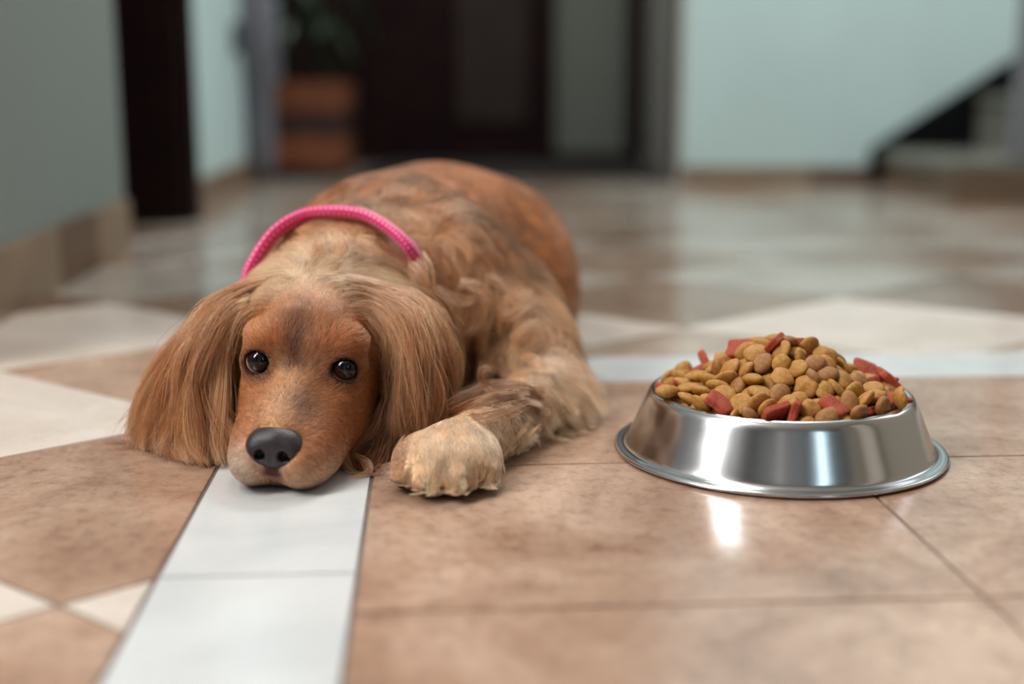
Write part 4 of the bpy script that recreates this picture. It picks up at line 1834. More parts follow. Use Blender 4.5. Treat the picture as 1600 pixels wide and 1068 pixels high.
def comb(P, N):
    h = w2h(P)
    x, y, z = h.T
    # head: away from the nose, fanning outwards over the brow
    hd = h - np.array([0, -0.012, 0.046])
    hd = hd * np.array([1.5, 1, 1.0])
    lat = np.zeros_like(hd)
    out_ = sstep(0.012, 0.042, np.abs(x)) * sstep(0.095, 0.125, y)
    hd = unit(hd) + out_[:, None] * np.stack([np.sign(x) * 1.6, -0.35 + 0 * x, -0.9 + 0 * x], -1)
    D_head = unit(hd) @ HR.T
    sx = P[:, 0] - (-0.10)
    D_body = np.stack([0.9 * sx + 0.1, 1.0 + 0 * sx, -0.5 - 2.0 * np.abs(sx)], -1)
    D_neck = np.stack([3.0 * (P[:, 0] + 0.148), 0.55 + 0 * sx, -0.5 - 4 * np.abs(P[:, 0] + 0.148)], -1)
    D_sho = np.stack([0.35 + 0 * sx, -0.05 + 0 * sx, -1.0 + 0 * sx], -1)
    D_leg = np.stack([0.55 + 0 * sx, -0.45 + 0 * sx, -0.75 + 0 * sx], -1)
    D_paw = np.stack([(P[:, 0] + 0.046) * 9, -1.0 + 0 * sx, -0.55 + 0 * sx], -1)
    wh = 1 - sstep(0.150, 0.185, y)
    wh = wh * (np.abs(x) < 0.085)
    wn = (1 - sstep(1.04, 1.14, P[:, 1])) * (P[:, 2] > 0.03)
    right = sstep(-0.075, -0.045, P[:, 0])
    wl = right * (1 - sstep(1.09, 1.13, P[:, 1])) * (1 - sstep(0.050, 0.075, P[:, 2]))
    ws = right * (1 - sstep(1.13, 1.20, P[:, 1])) * (1 - wl)
    wp = right * (1 - sstep(0.895, 0.925, P[:, 1]))
    D = unit(D_body)
    D = D * (1 - wn)[:, None] + unit(D_neck) * wn[:, None]
    D = D * (1 - ws)[:, None] + unit(D_sho) * ws[:, None]
    D = D * (1 - wl)[:, None] + unit(D_leg) * wl[:, None]
    D = D * (1 - wp)[:, None] + unit(D_paw) * wp[:, None]
    wh = wh * (1 - right * (P[:, 2] < 0.05) * (x > 0.075))
    D = D * (1 - wh)[:, None] + D_head * wh[:, None]
    return D


def vnoise(P, f, seed):
    """cheap smooth vector noise"""
    r = np.random.default_rng(seed)
    o = np.zeros_like(P)
    for i in range(5):
        k = r.normal(size=(3, 3)) * f
        ph = r.random(3) * 6.28
        o += np.sin(P @ k + ph)
    return o / 2.2


def grow(P, N, L, lift, K=7, clump=None, clump_amt=0.5, curl=0.0, wob=0.25, grav=0.3, wave_f=1.0, nf=28, hold=True, zmin=0.0015):
    n = len(P)
    D = comb(P, N)
    wob = np.broadcast_to(np.asarray(wob, float), (n,))[:, None]
    D = D + wob * vnoise(P, nf, 3) + 0.5 * wob * vnoise(P, nf * 3.5, 5) + 0.16 * rng.normal(size=(n, 3))
    D = unit(D - (D * N).sum(-1, keepdims=True) * N)
    S = np.cross(N, D)
    t = np.linspace(0, 1, K)
    pts = np.zeros((n, K, 3))
    pts[:, 0] = P - N * 0.0005
    lift = np.broadcast_to(lift, (n,))
    for i in range(1, K):
        tm = (t[i] + t[i - 1]) / 2
        d = D + N * (lift * (1 - 1.5 * tm))[:, None] + np.array([0, 0, -1.0]) * (grav * tm)
        pts[:, i] = pts[:, i - 1] + unit(d) * (L / (K - 1))[:, None]
    if clump:
        m = max(2, n // clump)
        ci = rng.choice(n, m, replace=False)
        kd = kdtree.KDTree(m)
        for a, q in enumerate(ci):
            kd.insert(P[q], a)
        kd.balance()
        near = np.array([kd.find(q)[1] for q in P])
        g = ci[near]
        ph = rng.random(m)[near] * 6.28
        w = clump_amt * t[None, :, None] ** 1.3
        tgt = pts[g] + (P - P[g])[:, None, :] * (1 - 0.65 * t[None, :, None])
        tgt = tgt - pts[g][:, :1] + pts[g][:, :1]
        pts = pts * (1 - w) + tgt * w
        if curl:
            amp = curl * L[:, None] * t[None, :] ** 1.4
            pts += S[g][:, None, :] * (np.sin(6.28 * wave_f * t[None, :] + ph[:, None]) - np.sin(ph)[:, None])[..., None] * amp[..., None]
        cid = near
    else:
        cid = np.arange(n)
    if hold:
        for i in range(1, K):
            q = pts[:, i]
            dd = sdf_pts(q)
            m = dd < 0.0006
            if m.any():
                gdir = sdf_grad(q[m])
                q[m] += gdir * (0.0006 - dd[m] + 0.0004 * rng.random(m.sum()))[:, None]
            q[:, 2] = np.maximum(q[:, 2], zmin + 0.001 * (t[i]))
    return pts, cid


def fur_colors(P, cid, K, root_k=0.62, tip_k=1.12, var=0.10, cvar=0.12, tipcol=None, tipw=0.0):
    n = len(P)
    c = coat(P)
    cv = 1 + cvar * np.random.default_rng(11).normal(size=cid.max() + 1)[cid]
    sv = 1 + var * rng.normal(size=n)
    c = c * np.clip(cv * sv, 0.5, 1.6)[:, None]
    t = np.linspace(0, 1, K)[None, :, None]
    col = c[:, None, :] * (root_k + (tip_k - root_k) * t)  # roots darker as in real hair, and to put shade between strands
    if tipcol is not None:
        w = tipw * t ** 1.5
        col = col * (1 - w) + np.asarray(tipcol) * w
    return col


# region weights of surface points
def regions(P):
    h = w2h(P)
    x, y, z = h.T
    head = (y < 0.175) & (np.abs(x) < 0.085) & (P[:, 1] < 1.02) & ~((P[:, 0] > -0.092) & (P[:, 2] < 0.06))
    eyed = np.min([np.linalg.norm(h - np.array(e), axis=1) for e in EYE], axis=0)
    nosed = np.linalg.norm((h - np.array([0, 0.009, 0.0325])) / np.array([0.0195, 0.016, 0.0145]), axis=1)
    right = (P[:, 0] > -0.088)
    leg = right & (P[:, 2] < 0.066) & (P[:, 1] < 1.10) & ~head
    return h, head, leg, eyed, nosed


hT, headT, legT, eyeT, noseT = regions(TC)
bare = (eyeT < 0.0125) | (noseT < 1.0)
bare |= (np.abs(hT[:, 0]) < 0.009) & (hT[:, 2] < 0.0205) & (hT[:, 2] > 0.0105) & (hT[:, 1] < 0.014)
bare |= TC[:, 2] < 0.0022

# --- short hair of the face
faceT = headT & ~bare
n = 64000
dens = faceT * (1.0 + 1.2 * (hT[:, 1] < 0.11)) * (hT[:, 1] < 0.16)
P, N = scatter(n, dens)
h = w2h(P)
L = 0.0050 + 0.0035 * sstep(0.05, 0.09, h[:, 1]) + 0.006 * sstep(0.088, 0.115, h[:, 2])
eyed = np.min([np.linalg.norm(h - np.array(e), axis=1) for e in EYE], axis=0)
L *= 0.45 + 0.55 * sstep(0.013, 0.022, eyed)
L *= rng.uniform(0.7, 1.25, n)
pts, cid = grow(P, N, L, 0.28, K=5, clump=7, clump_amt=0.45, wob=0.18, grav=0.12, nf=60)
make_hair('face_fur', pts, fur_colors(P, cid, 5, 0.72, 1.22, 0.22, 0.14), rng.uniform(0.00009, 0.00017, n), dog)

# --- crown, nape and cheeks: longer pale hair
longT = headT & ~bare & (hT[:, 2] > 0.06) & ((hT[:, 1] > 0.106) | ((hT[:, 2] > 0.110)))
n = 20000
P, N = scatter(n, longT.astype(float))
h = w2h(P)
L = (0.015 + 0.022 * sstep(0.108, 0.14, h[:, 1]) + 0.016 * sstep(0.015, 0.04, np.abs(h[:, 0]))) * rng.uniform(0.7, 1.25, n)
pts, cid = grow(P, N, L, 0.40, K=9, clump=20, clump_amt=0.72, curl=0.07, wob=0.34, grav=0.40)
make_hair('crown_fur', pts, fur_colors(P, cid, 9, 0.7, 1.2, 0.22, 0.18, C_CREAM, 0.6), rng.uniform(0.00011, 0.00020, n), dog)

# --- coat of the body
bodyT = ~headT & ~legT & ~bare
vis = np.where(TC[:, 1] < 1.2, 2.2, 1.0)
n = 46000
P, N = scatter(n, bodyT * vis)
front = 1 - sstep(1.10, 1.22, P[:, 1])
side = sstep(-0.06, -0.02, P[:, 0]) * (1 - sstep(0.10, 0.14, P[:, 2]))
L = (0.017 + 0.008 * front + 0.024 * side * front + 0.012 * (1 - sstep(0.03, 0.08, P[:, 2]))) * rng.uniform(0.7, 1.3, n)
pts, cid = grow(P, N, L, 0.38 + 0.15 * front, K=8, clump=30, clump_amt=0.82, curl=0.10, wob=0.50, grav=0.35, nf=24)
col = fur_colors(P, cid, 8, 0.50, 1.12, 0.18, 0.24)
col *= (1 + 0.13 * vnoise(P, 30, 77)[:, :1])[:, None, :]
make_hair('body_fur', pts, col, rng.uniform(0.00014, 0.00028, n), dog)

# --- forelegs: long pale feathering
n = 26000
P, N = scatter(n, (legT & ~bare).astype(float))
elb = sstep(0.95, 1.04, P[:, 1])
paw = 1 - sstep(0.89, 0.93, P[:, 1])
L = (0.021 + 0.027 * elb * sstep(0.0, 0.02, P[:, 0] - 0.005) + 0.008 * sstep(0.90, 0.95, P[:, 1]) - 0.0045 * paw) * rng.uniform(0.65, 1.3, n)
pts, cid = grow(P, N, L, (0.20 + 0.15 * elb) * (1 - 0.6 * paw), K=8, clump=30, clump_amt=0.75, curl=0.09, zmin=0.0015 + 0.0050 * paw, wob=0.35 - 0.25 * paw, grav=0.45, nf=34)
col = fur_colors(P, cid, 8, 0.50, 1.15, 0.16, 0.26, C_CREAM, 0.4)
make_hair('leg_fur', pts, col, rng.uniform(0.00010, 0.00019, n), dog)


# --- hair laid along guide lines: ears and loose locks
def resample(g, m):
    """Catmull-Rom through the points of one guide, m samples"""
    g = np.asarray(g, float)
    g = np.vstack([2 * g[0] - g[1], g, 2 * g[-1] - g[-2]])
    s = np.linspace(0, len(g) - 3 - 1e-6, m)
    i = s.astype(int)
    u = (s - i)[:, None]
    p0, p1, p2, p3 = g[i], g[i + 1], g[i + 2], g[i + 3]
    return 0.5 * (2 * p1 + (p2 - p0) * u + (2 * p0 - 5 * p1 + 4 * p2 - p3) * u ** 2 + (3 * p1 - p0 - 3 * p2 + p3) * u ** 3)


def sheet(G, u):
    """points on the sheet of guides G (g,m,3) at u in 0..1 (n,) -> (n,m,3)"""
    s = np.clip(u, 0, 1) * (len(G) - 1)
    i = np.minimum(s.astype(int), len(G) - 2)
    f = (s - i)[:, None, None]
    f = f * f * (3 - 2 * f) * 0.5 + f * 0.5
    return G[i] * (1 - f) + G[i + 1] * f


def sheet_hair(G, n, locks, K=14, depth=0.012, wave=0.0075, lock_amt=0.9, colr=(C_RUSSET, C_GOLD, C_CREAM), jit=0.0015, lmin=0.72,
               wave_f=1.3, spread=0.0, seed=1, out_dir=(0, -1, 0.2), st_max=0.24, upow=1.0):
    r = np.random.default_rng(seed)
    G = np.stack([resample(g, K) for g in G])
    u = r.random(n) ** upow
    t = np.linspace(0, 1, K)
    # locks: strands of a lock run together towards the tip, on several layers
    lc = np.sort(r.random(locks))
    ll = r.random(locks)
    lay = r.random(n)
    # nearest lock in (u, layer)
    du = np.abs(u[:, None] - lc[None, :]) + 0.10 * np.abs(lay[:, None] - ll[None, :])
    k = du.argmin(1)
    base = sheet(G, u)
    uk = lc[k] + (u - lc[k]) * 0.22
    tgt = sheet(G, uk)
    w = lock_amt * t[None, :, None] ** 0.9
    pts = base * (1 - w) + tgt * w
    # thickness of the ear: layers lie in front of one another
    lay2 = (lay * (1 - w[..., 0] * 0.6) + (ll[k][:, None] * w[..., 0] * 0.6)) if False else lay[:, None] * (1 - 0.7 * w[..., 0]) + ll[k][:, None] * 0.7 * w[..., 0]
    od = np.asarray(out_dir, float)
    prof_ = np.sin(np.pi * np.clip(t * 0.85 + 0.12, 0, 1)) ** 0.7
    pts += od * (depth * lay2 * prof_[None, :])[..., None]
    # waves and stray hairs
    ph = r.random(locks)[k] * 6.28
    fr = wave_f * (0.7 + 0.6 * r.random(locks)[k])
    tang = unit(pts[:, -1] - pts[:, 0])
    side = unit(np.cross(tang, od))
    amp = wave * (0.5 + r.random(locks)[k])[:, None] * t[None, :] ** 1.2
    pts += side[:, None, :] * (amp * (np.sin(6.28 * fr[:, None] * t[None, :] + ph[:, None]) - np.sin(ph)[:, None]))[..., None]
    pts += (r.normal(size=(n, 1, 3)) * jit * (0.4 + 1.0 * t[None, :, None]))
    stray = r.normal(size=(n, 1, 3)) * (r.random((n, 1, 1)) < 0.12) * 0.007
    pts += stray * t[None, :, None] ** 1.5
    # uneven ends
    ln = (lmin + (1 - lmin) * r.random(n)) * (0.88 + 0.12 * r.random(locks)[k])
    st0 = st_max * (r.random(n) if upow == 1 else r.random(n) ** 0.55)
    tt = (st0[:, None] + (ln - st0)[:, None] * np.linspace(0, 1 - 1e-6, K)[None, :]) * (K - 1)
    i = np.minimum(tt.astype(int), K - 2)
    f = (tt - i)[..., None]
    rows = np.arange(n)[:, None]
    pts = pts[rows, i] * (1 - f) + pts[rows, i + 1] * f
    pts[..., 2] = np.maximum(pts[..., 2], 0.0012 + 0.002 * r.random((n, 1)))
    # colours: russet roots, golden lengths, pale strands
    a = r.random(locks)[k]
    b2 = r.random(n)
    mixv = np.clip(0.40 + 0.5 * (a - 0.5) + 0.75 * (b2 - 0.5), 0, 1)
    c = colr[0] + (colr[1] - colr[0]) * np.clip(mixv * 1.7, 0, 1)[:, None]
    c = c + (colr[2] - c) * (np.clip(mixv - 0.5, 0, 1) * 1.3)[:, None]
    colp = np.repeat(c[:, None, :], K, 1)
    tg2 = tt / (K - 1)
    pale = (1 - sstep(0.05, 0.40, tg2))[..., None] * 0.75 * (sstep(0.1, 0.6, u)[:, None, None] if upow != 1 else 1)
    colp = colp * (1 - pale) + (C_CREAM if upow != 1 else C_PALE) * pale
    colp = colp * np.exp(0.30 * r.normal(size=(n, 1, 1)))
    return pts, colp


def pg(lst):
    return [at(*q) for q in lst]


M_EAR = simple_mat('ear_leather', lin(120, 70, 42), 0.8)


def ear(Gp, name_loc, n, locks, seed, depth, colr):
    G = [pg(g) for g in Gp]
    # leather flap under the hair: lofted through the guides, shorter than the hair, set back
    m = 12
    R = np.stack([resample(g, 20)[4:m + 4] for g in G])
    back = np.array([0, 0.006, -0.001])
    V, F = [], []
    ng = len(R)
    for layer in (0, 1):
        for i in range(ng):
            for j in range(m):
                edge = math.sin(math.pi * i / (ng - 1)) ** 0.5
                taper = 1.0 - 0.25 * (j / (m - 1)) ** 2
                cpt = R[:, j].mean(0)
                p = cpt + (R[i, j] - cpt) * 0.93 * taper
                V.append(p + back + np.array([0, 1, 0]) * (0.0035 * layer * edge) - DL)
    for layer in (0, 1):
        o_ = layer * ng * m
        for i in range(ng - 1):
            for j in range(m - 1):
                q = (o_ + i * m + j, o_ + (i + 1) * m + j, o_ + (i + 1) * m + j + 1, o_ + i * m + j + 1)
                F.append(q if layer == 0 else q[::-1])
    for i in range(ng - 1):
        for j in (0, m - 1):
            F.append((i * m + j, (i + 1) * m + j, ng * m + (i + 1) * m + j, ng * m + i * m + j))
    for j in range(m - 1):
        for i in (0, ng - 1):
            F.append((i * m + j, i * m + j + 1, ng * m + i * m + j + 1, ng * m + i * m + j))
    V = [np.array([v[0], v[1], max(v[2], 0.003)]) for v in V]
    eo = mesh_obj('ear', V, F, M_EAR, dog, True)
    pts, col = sheet_hair(G, n, locks, depth=depth, seed=seed, colr=colr)
    make_hair('ear_fur', pts, col, np.random.default_rng(seed).uniform(0.00013, 0.00026, n), eo)
    return eo


C_EAR = (np.array(lin(124, 66, 32)), np.array(lin(220, 152, 96)), np.array(lin(250, 216, 174)))
EAR_L = [  # from the cheek outwards
    [(386, 496, .968), (370, 526, .972), (360, 570, .972), (355, 618, .968), (356, 670, .950), (364, 726, .914)],
    [(388, 486, .966), (364, 510, .960), (346, 560, .950), (341, 620, .934), (346, 690, .917), (352, 736, .899)],
    [(388, 476, .968), (356, 500, .958), (326, 556, .940), (312, 622, .929), (316, 700, .915), (330, 734, .902)],
    [(390, 467, .973), (346, 492, .962), (308, 550, .943), (286, 616, .936), (280, 690, .930), (296, 730, .910)],
    [(393, 460, .980), (340, 486, .972), (297, 545, .952), (260, 616, .948), (246, 680, .945), (262, 724, .928)],
    [(396, 454, .990), (335, 483, .984), (291, 540, .966), (240, 618, .962), (218, 674, .962), (228, 716, .945)],
    [(400, 450, 1.00), (333, 482, .996), (289, 540, .982), (234, 622, .982), (206, 664, .980), (198, 700, .966)],
]
ear(EAR_L, 'left', 12000, 46, 21, 0.014, C_EAR)
EAR_R = [
    [(588, 496, .968), (604, 530, .972), (612, 570, .972), (614, 610, .968), (608, 656, .950), (556, 694, .927)],
    [(588, 486, .964), (606, 514, .958), (618, 560, .948), (625, 612, .938), (626, 664, .929), (614, 702, .930)],
    [(590, 476, .968), (620, 502, .962), (640, 556, .944), (647, 612, .934), (648, 664, .930), (640, 698, .932)],
    [(591, 467, .974), (632, 492, .968), (657, 550, .948), (665, 606, .942), (664, 654, .940), (650, 694, .940)],
    [(592, 460, .982), (642, 485, .978), (672, 543, .960), (681, 600, .958), (682, 642, .957), (668, 680, .952)],
    [(593, 454, .992), (652, 480, .990), (687, 536, .978), (699, 590, .980), (700, 632, .978), (690, 664, .970)],
    [(594, 450, 1.00), (662, 476, 1.004), (702, 528, .996), (715, 576, 1.00), (716, 612, .996), (706, 640, .990)],
]
C_EAR2 = (np.array(lin(126, 72, 40)), np.array(lin(216, 156, 108)), np.array(lin(250, 220, 184)))
ear(EAR_R, 'right', 10500, 38, 33, 0.014, C_EAR2)


# hair of the crown sweeping from the parting over the ear roots
SWEEP_L = [
    [(424, 494), (400, 498), (382, 524, .952), (371, 572, .950), (368, 616, .945)],
    [(432, 478), (398, 478), (366, 504, .950), (345, 556, .938), (340, 606, .930)],
    [(442, 462), (402, 462), (352, 490, .950), (322, 546, .934), (308, 612, .926)],
    [(454, 448), (408, 451), (345, 480, .958), (304, 538, .938), (280, 608, .932)],
    [(466, 436), (416, 443), (342, 475, .966), (294, 535, .948), (252, 612, .944)],
    [(476, 427), (424, 437), (344, 471, .980), (289, 536, .964), (240, 616, .960)],
]
SWEEP_R = [
    [(544, 496), (572, 497), (596, 526, .954), (606, 576, .953), (607, 620, .950)],
    [(540, 480), (578, 478), (612, 506, .952), (626, 560, .940), (628, 612, .932)],
    [(532, 464), (576, 462), (630, 492, .952), (650, 548, .936), (652, 612, .929)],
    [(524, 450), (572, 450), (640, 480, .960), (668, 540, .942), (672, 606, .936)],
    [(516, 438), (566, 442), (650, 474, .970), (684, 534, .954), (690, 600, .952)],
    [(510, 428), (560, 436), (660, 470, .988), (698, 524, .974), (708, 584, .974)],
]


def sweep_pts(Gp):
    out = []
    for g in Gp:
        w = []
        for q in g:
            if len(q) == 2:
                hit = on_body(*q)
                w.append(at(q[0], q[1], (hit[1] if hit is not None else 0.975) - 0.009))
            else:
                w.append(at(*q))
        out.append(w)
    return out


C_SWEEP = (np.array(lin(160, 98, 54)), np.array(lin(222, 156, 102)), np.array(lin(250, 220, 180)))
for nm_, Gp, sd_ in (('crown_fur', SWEEP_L, 61), ('crown_fur', SWEEP_R, 62)):
    pts, col = sheet_hair(sweep_pts(Gp), 3400, 60, depth=0.008, wave=0.004, lock_amt=0.7, colr=C_SWEEP, jit=0.0030, lmin=0.45, seed=sd_, st_max=0.75, upow=0.6)
    make_hair(nm_, pts, col, np.random.default_rng(sd_).uniform(0.00010, 0.00020, len(pts)), dog)


# loose curls: each lock a bundle along its own line
def bundle(path, n, spread, seed, colr, twist=1.0):
    n, spread = max(14, int(n * 0.5)), spread * 1.1
    r = np.random.default_rng(seed)
    K = 16
    g = resample(pg(path), K)
    t = np.linspace(0, 1, K)
    ang = r.random(n) * 6.28
    rad = np.sqrt(r.random(n)) * spread
    tg_ = unit(np.gradient(g, axis=0))
    s = unit(np.cross(tg_, np.array([0.1, 0.9, 0.3])))
    w = np.cross(s, tg_)
    a = ang[:, None] + twist * t[None, :] * 3
    env = (0.45 + 0.75 * np.sin(np.pi * np.clip(t * 0.9 + 0.05, 0, 1)))[None, :] * (1 - 0.55 * t[None, :] ** 3)
    off = rad[:, None] * env
    pts = g[None] + s[None] * (np.cos(a) * off)[..., None] + w[None] * (np.sin(a) * off)[..., None]
    pts += r.normal(size=(n, 1, 3)) * 0.0011
    pts += r.normal(size=(n, 1, 3)) * (r.random((n, 1, 1)) < 0.25) * 0.005 * t[None, :, None] ** 1.5
    ln = 0.78 + 0.22 * r.random(n)
    tt = ln[:, None] * np.linspace(0, K - 1 - 1e-6, K)[None, :]
    i = np.minimum(tt.astype(int), K - 2)
    f = (tt - i)[..., None]
    rows = np.arange(n)[:, None]
    pts = pts[rows, i] * (1 - f) + pts[rows, i + 1] * f
    pts[..., 2] = np.maximum(pts[..., 2], 0.0012)
    m = r.random(n)
    c = colr[0] + (colr[1] - colr[0]) * np.clip(m * 1.6, 0, 1)[:, None]
    c = c + (colr[2] - c) * (np.clip(m - 0.62, 0, 1) * 1.8)[:, None]
    return pts, np.repeat(c[:, None, :], K, 1) * (0.9 + 0.2 * t)[None, :, None]


C_CURL = (np.array(lin(98, 54, 28)), np.array(lin(168, 104, 62)), np.array(lin(232, 184, 138)))
C_CURLP = (np.array(lin(180, 122, 76)), np.array(lin(226, 172, 124)), np.array(lin(250, 222, 188)))
BUND = [
    # curls under the dog's left ear, by the cheek
    ([(604, 622, .945), (588, 660, .930), (560, 684, .920), (540, 690, .912)], 170, .0042, C_CURL),
    ([(596, 650, .945), (572, 672, .930), (552, 700, .915), (548, 728, .902), (560, 742, .893)], 120, .0030, C_CURL),
    ([(548, 690, .915), (538, 706, .905), (544, 732, .892), (556, 740, .885)], 110, .0024, C_CURLP),
    ([(556, 712, .905), (572, 722, .895), (576, 738, .886), (562, 746, .880), (540, 748, .878)], 110, .0022, C_CURLP),
    ([(620, 660, .94), (606, 690, .925), (588, 712, .915), (566, 722, .906)], 120, .0036, C_CURL),
    ([(640, 660, .945), (636, 694, .935), (616, 716, .925), (596, 724, .918)], 130, .0040, C_CURL),
    ([(606, 640, .950), (600, 676, .935), (580, 712, .915), (552, 736, .896), (566, 746, .886)], 150, .0040, C_CURL),
    ([(622, 660, .945), (610, 700, .928), (586, 730, .908), (572, 744, .892)], 150, .0040, C_CURL),
    ([(640, 676, .950), (626, 706, .935), (606, 730, .918), (592, 742, .902)], 130, .0040, C_CURL),
    ([(590, 640, .955), (574, 660, .940), (556, 676, .925), (548, 700, .912), (552, 722, .900)], 130, .0034, C_CURL),
    ([(622, 690, .945), (600, 704, .935), (584, 724, .92), (578, 738, .905)], 200, .0060, C_CURL),
    ([(600, 700, .940), (590, 716, .93), (574, 730, .915), (560, 738, .90)], 160, .0050, C_CURL),
    ([(575, 700, .925), (560, 720, .905), (570, 742, .888), (590, 744, .884), (596, 730, .890)], 90, .0026, C_CURL),
    # tangle of darker curls lying on the foreleg
    ([(846, 626, 1.0), (812, 606, .985), (764, 606, .965), (716, 622, .950), (690, 638, .942)], 170, .0042, C_CURL),
    ([(836, 622, .99), (796, 618, .975), (748, 632, .955), (706, 648, .942), (692, 636, .938), (716, 622, .942)], 150, .0034, C_CURL),
    ([(846, 652, .985), (824, 632, .972), (790, 640, .955), (748, 648, .942), (712, 646, .936)], 140, .0034, C_CURL),
    ([(780, 620, .965), (764, 606, .955), (754, 586, .955), (764, 576, .960), (776, 584, .962)], 90, .0026, C_CURL),
    ([(800, 628, .96), (832, 630, .965), (860, 640, .972), (842, 668, .955), (832, 690, .945)], 110, .0030, C_CURL),
    ([(820, 604, .985), (838, 610, .990), (848, 612, .992), (842, 604, .995)], 80, .0024, C_CURL),
    # stray wisp on the floor at the far side
    ([(205, 690, .968), (186, 690, .966), (170, 692, .966), (162, 696, .964)], 26, .0018, C_CURL),
    ([(204, 702, .955), (186, 704, .95), (172, 702, .952), (164, 699, .955)], 26, .0016, C_CURL),
]
SHO = [
    [(742, 452), (756, 468), (755, 492), (738, 514), (712, 524)],
    [(756, 452), (767, 472), (754, 488)],
    [(660, 396), (667, 418), (672, 446), (690, 466)],
    [(650, 404), (656, 424), (664, 446), (680, 466)],
    [(640, 412), (650, 432), (660, 452), (676, 474)],
    [(700, 470), (716, 492), (716, 520), (704, 548)],
    [(680, 450), (700, 464), (730, 470), (748, 462)],
    [(790, 470), (812, 462), (832, 452)],
    [(780, 500), (804, 490), (828, 476)],
    [(736, 540), (752, 560), (748, 590), (730, 606)],
    [(760, 430), (782, 440), (800, 462), (806, 490)],
    [(800, 530), (822, 512), (846, 500)],
    [(770, 560), (790, 580), (794, 604)],
    [(720, 440), (742, 446), (760, 462)],
    [(812, 560), (836, 566), (852, 586)],
    [(600, 300), (626, 296), (652, 304)],
    [(690, 330), (716, 326), (742, 338)],
    [(560, 372), (580, 384), (600, 404)],
    [(500, 372), (494, 388), (480, 402)],
    [(530, 366), (532, 386), (526, 404)],
]
for q, pth in enumerate(SHO):
    w3 = []
    for k_, p_ in enumerate(pth):
        hit = on_body(*p_)
        if hit is not None:
            w3.append((p_[0], p_[1], hit[1] - 0.016 - 0.006 * math.sin(3.1 * k_ / (len(pth) - 1))))
    if len(w3) > 2:
        BUND.append((w3, 80, .0048, C_CURLP))
bp_, bc_ = [], []
for q, (path, n, sp_, colr) in enumerate(BUND):
    fixed_ = []
    for p3 in path:                           # keep every lock on top of the coat
        hit = on_body(p3[0], p3[1]) if (p3[0] > 660 and n > 30) else None
        fixed_.append(p3 if hit is None else (p3[0], p3[1], min(p3[2], hit[1] - 0.016)))
    path = fixed_
    p_, c_ = bundle(path, n, sp_, 100 + q, colr)
    bp_.append(p_)
    bc_.append(c_)
bp_ = np.concatenate(bp_)
make_hair('loose_curls', bp_, np.concatenate(bc_), rng.uniform(0.00010, 0.00018, len(bp_)), dog, tip=0.45)

# ------------------------------------------------------------------ collar
M_PINK, nt, b_ = new_mat('pink_cord')
uvn = nt.nodes.new('ShaderNodeUVMap')
uvn.uv_map = 'cord'
sx_ = nt.nodes.new('ShaderNodeSeparateXYZ')
nt.links.new(uvn.outputs['UV'], sx_.inputs[0])


def mth(op, a, b=None):
    m = nt.nodes.new('ShaderNodeMath')
    m.operation = op
    for i, v in enumerate((a, b)):
        if v is None:
            continue
        if isinstance(v, (int, float)):
            m.inputs[i].default_value = v
        else:
            nt.links.new(v, m.inputs[i])
    return m.outputs[0]


# white stitches in staggered rows round the cord
u_ = mth('MULTIPLY', sx_.outputs['X'], 90.0)
v_ = mth('MULTIPLY', sx_.outputs['Y'], 7.0)
row = mth('FLOOR', v_)
u2 = mth('ADD', u_, mth('MULTIPLY', mth('MODULO', row, 2.0), 0.5))
fu = mth('SUBTRACT', mth('FRACT', u2), 0.5)
fv = mth('SUBTRACT', mth('FRACT', v_), 0.5)
dd = mth('ADD', mth('MULTIPLY', fu, fu), mth('MULTIPLY', fv, fv))
dot = mth('LESS_THAN', dd, 0.035)
mx = nt.nodes.new('ShaderNodeMix')
mx.data_type = 'RGBA'
nt.links.new(dot, mx.inputs[0])
mx.inputs[6].default_value = (*lin(222, 34, 112), 1)
mx.inputs[7].default_value = (*lin(246, 176, 206), 1)
nt.links.new(mx.outputs[2], b_.inputs['Base Color'])
b_.inputs['Roughness'].default_value = 0.5
b_.inputs['Sheen Weight'].default_value = 0.3
bp = nt.nodes.new('ShaderNodeBump')
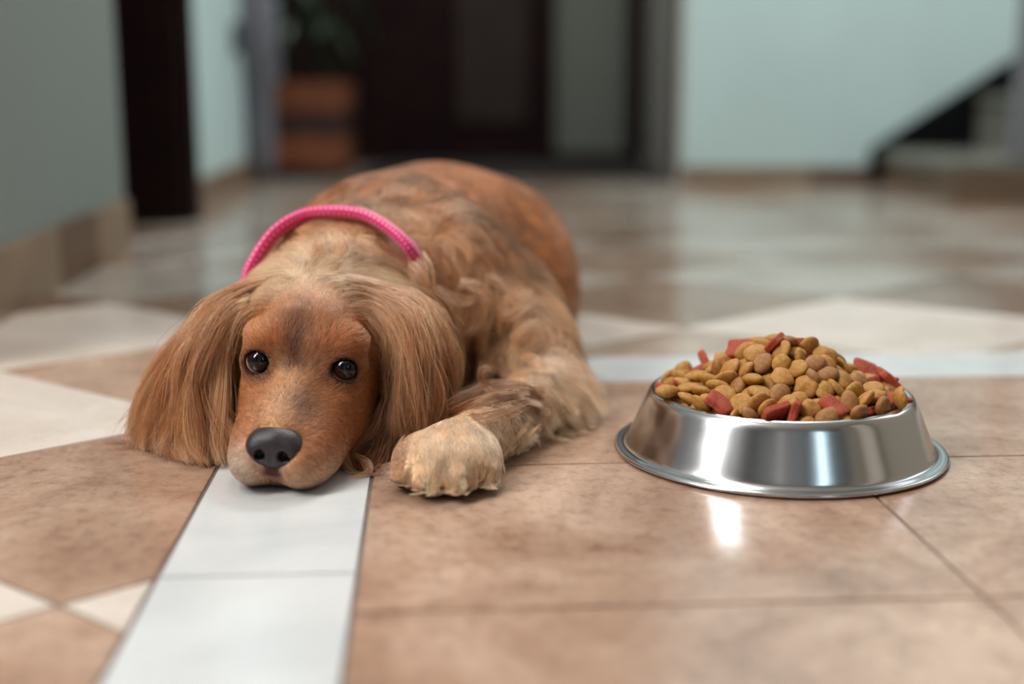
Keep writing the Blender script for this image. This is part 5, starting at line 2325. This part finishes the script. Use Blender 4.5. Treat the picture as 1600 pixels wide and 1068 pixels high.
bp.inputs['Strength'].default_value = 0.6
bp.inputs['Distance'].default_value = 0.001
nt.links.new(mth('SUBTRACT', 0.5, dd), bp.inputs['Height'])
nt.links.new(bp.outputs['Normal'], b_.inputs['Normal'])
ARC_PX = [(384, 446, 1.035), (394, 416, 1.04), (428, 366, 1.055), (476, 337, 1.065), (524, 331, 1.07), (572, 337, 1.065), (612, 360, 1.05), (638, 384, 1.035), (650, 399, 1.032)]
arc_p = []
for q in ARC_PX:
    hit = on_body(q[0], q[1])
    Yc = q[2] if hit is None else min(q[2], hit[1] - 0.020)
    if q[0] > 645:
        Yc += 0.012
    arc_p.append(at(q[0], q[1], Yc))
arc = resample(arc_p, 40)
cen = np.array([-0.150, 1.045, 0.085])
low = resample([arc[-1], cen + np.array([0.052, 0.005, 0.02]), cen + np.array([0.05, -0.04, -0.055]), cen + np.array([0, -0.045, -0.072]),
                cen + np.array([-0.05, -0.04, -0.055]), cen + np.array([-0.074, -0.03, 0.0]), arc[0]], 30)[1:-1]
ring = np.vstack([arc, low])
SD = 14
V, F = [], []
nr = len(ring)
cc_ = ring.mean(0)
for i in range(nr):
    tv = unit(ring[(i + 1) % nr] - ring[i - 1])
    outv = ring[i] - cc_
    outv = unit(outv - tv * (outv @ tv))
    ax2 = np.cross(tv, outv)
    for k in range(SD):
        a = 2 * math.pi * k / SD
        V.append(ring[i] + outv * math.cos(a) * 0.0052 + ax2 * math.sin(a) * 0.0095 - DL)
for i in range(nr):
    j = (i + 1) % nr
    for k in range(SD):
        l = (k + 1) % SD
        F.append((i * SD + k, i * SD + l, j * SD + l, j * SD + k))
co = mesh_obj('collar', V, F, M_PINK, dog, True)
co['label'] = 'bright pink cord collar with rows of white stitches'
uvl = co.data.uv_layers.new(name='cord')
for p in co.data.polygons:
    i, k = divmod(p.index, SD)
    q = [(i, k), (i, k + 1), (i + 1, k + 1), (i + 1, k)]
    for li, (a, b) in zip(p.loop_indices, q):
        uvl.data[li].uv = (a / nr * 1.0, b / SD)
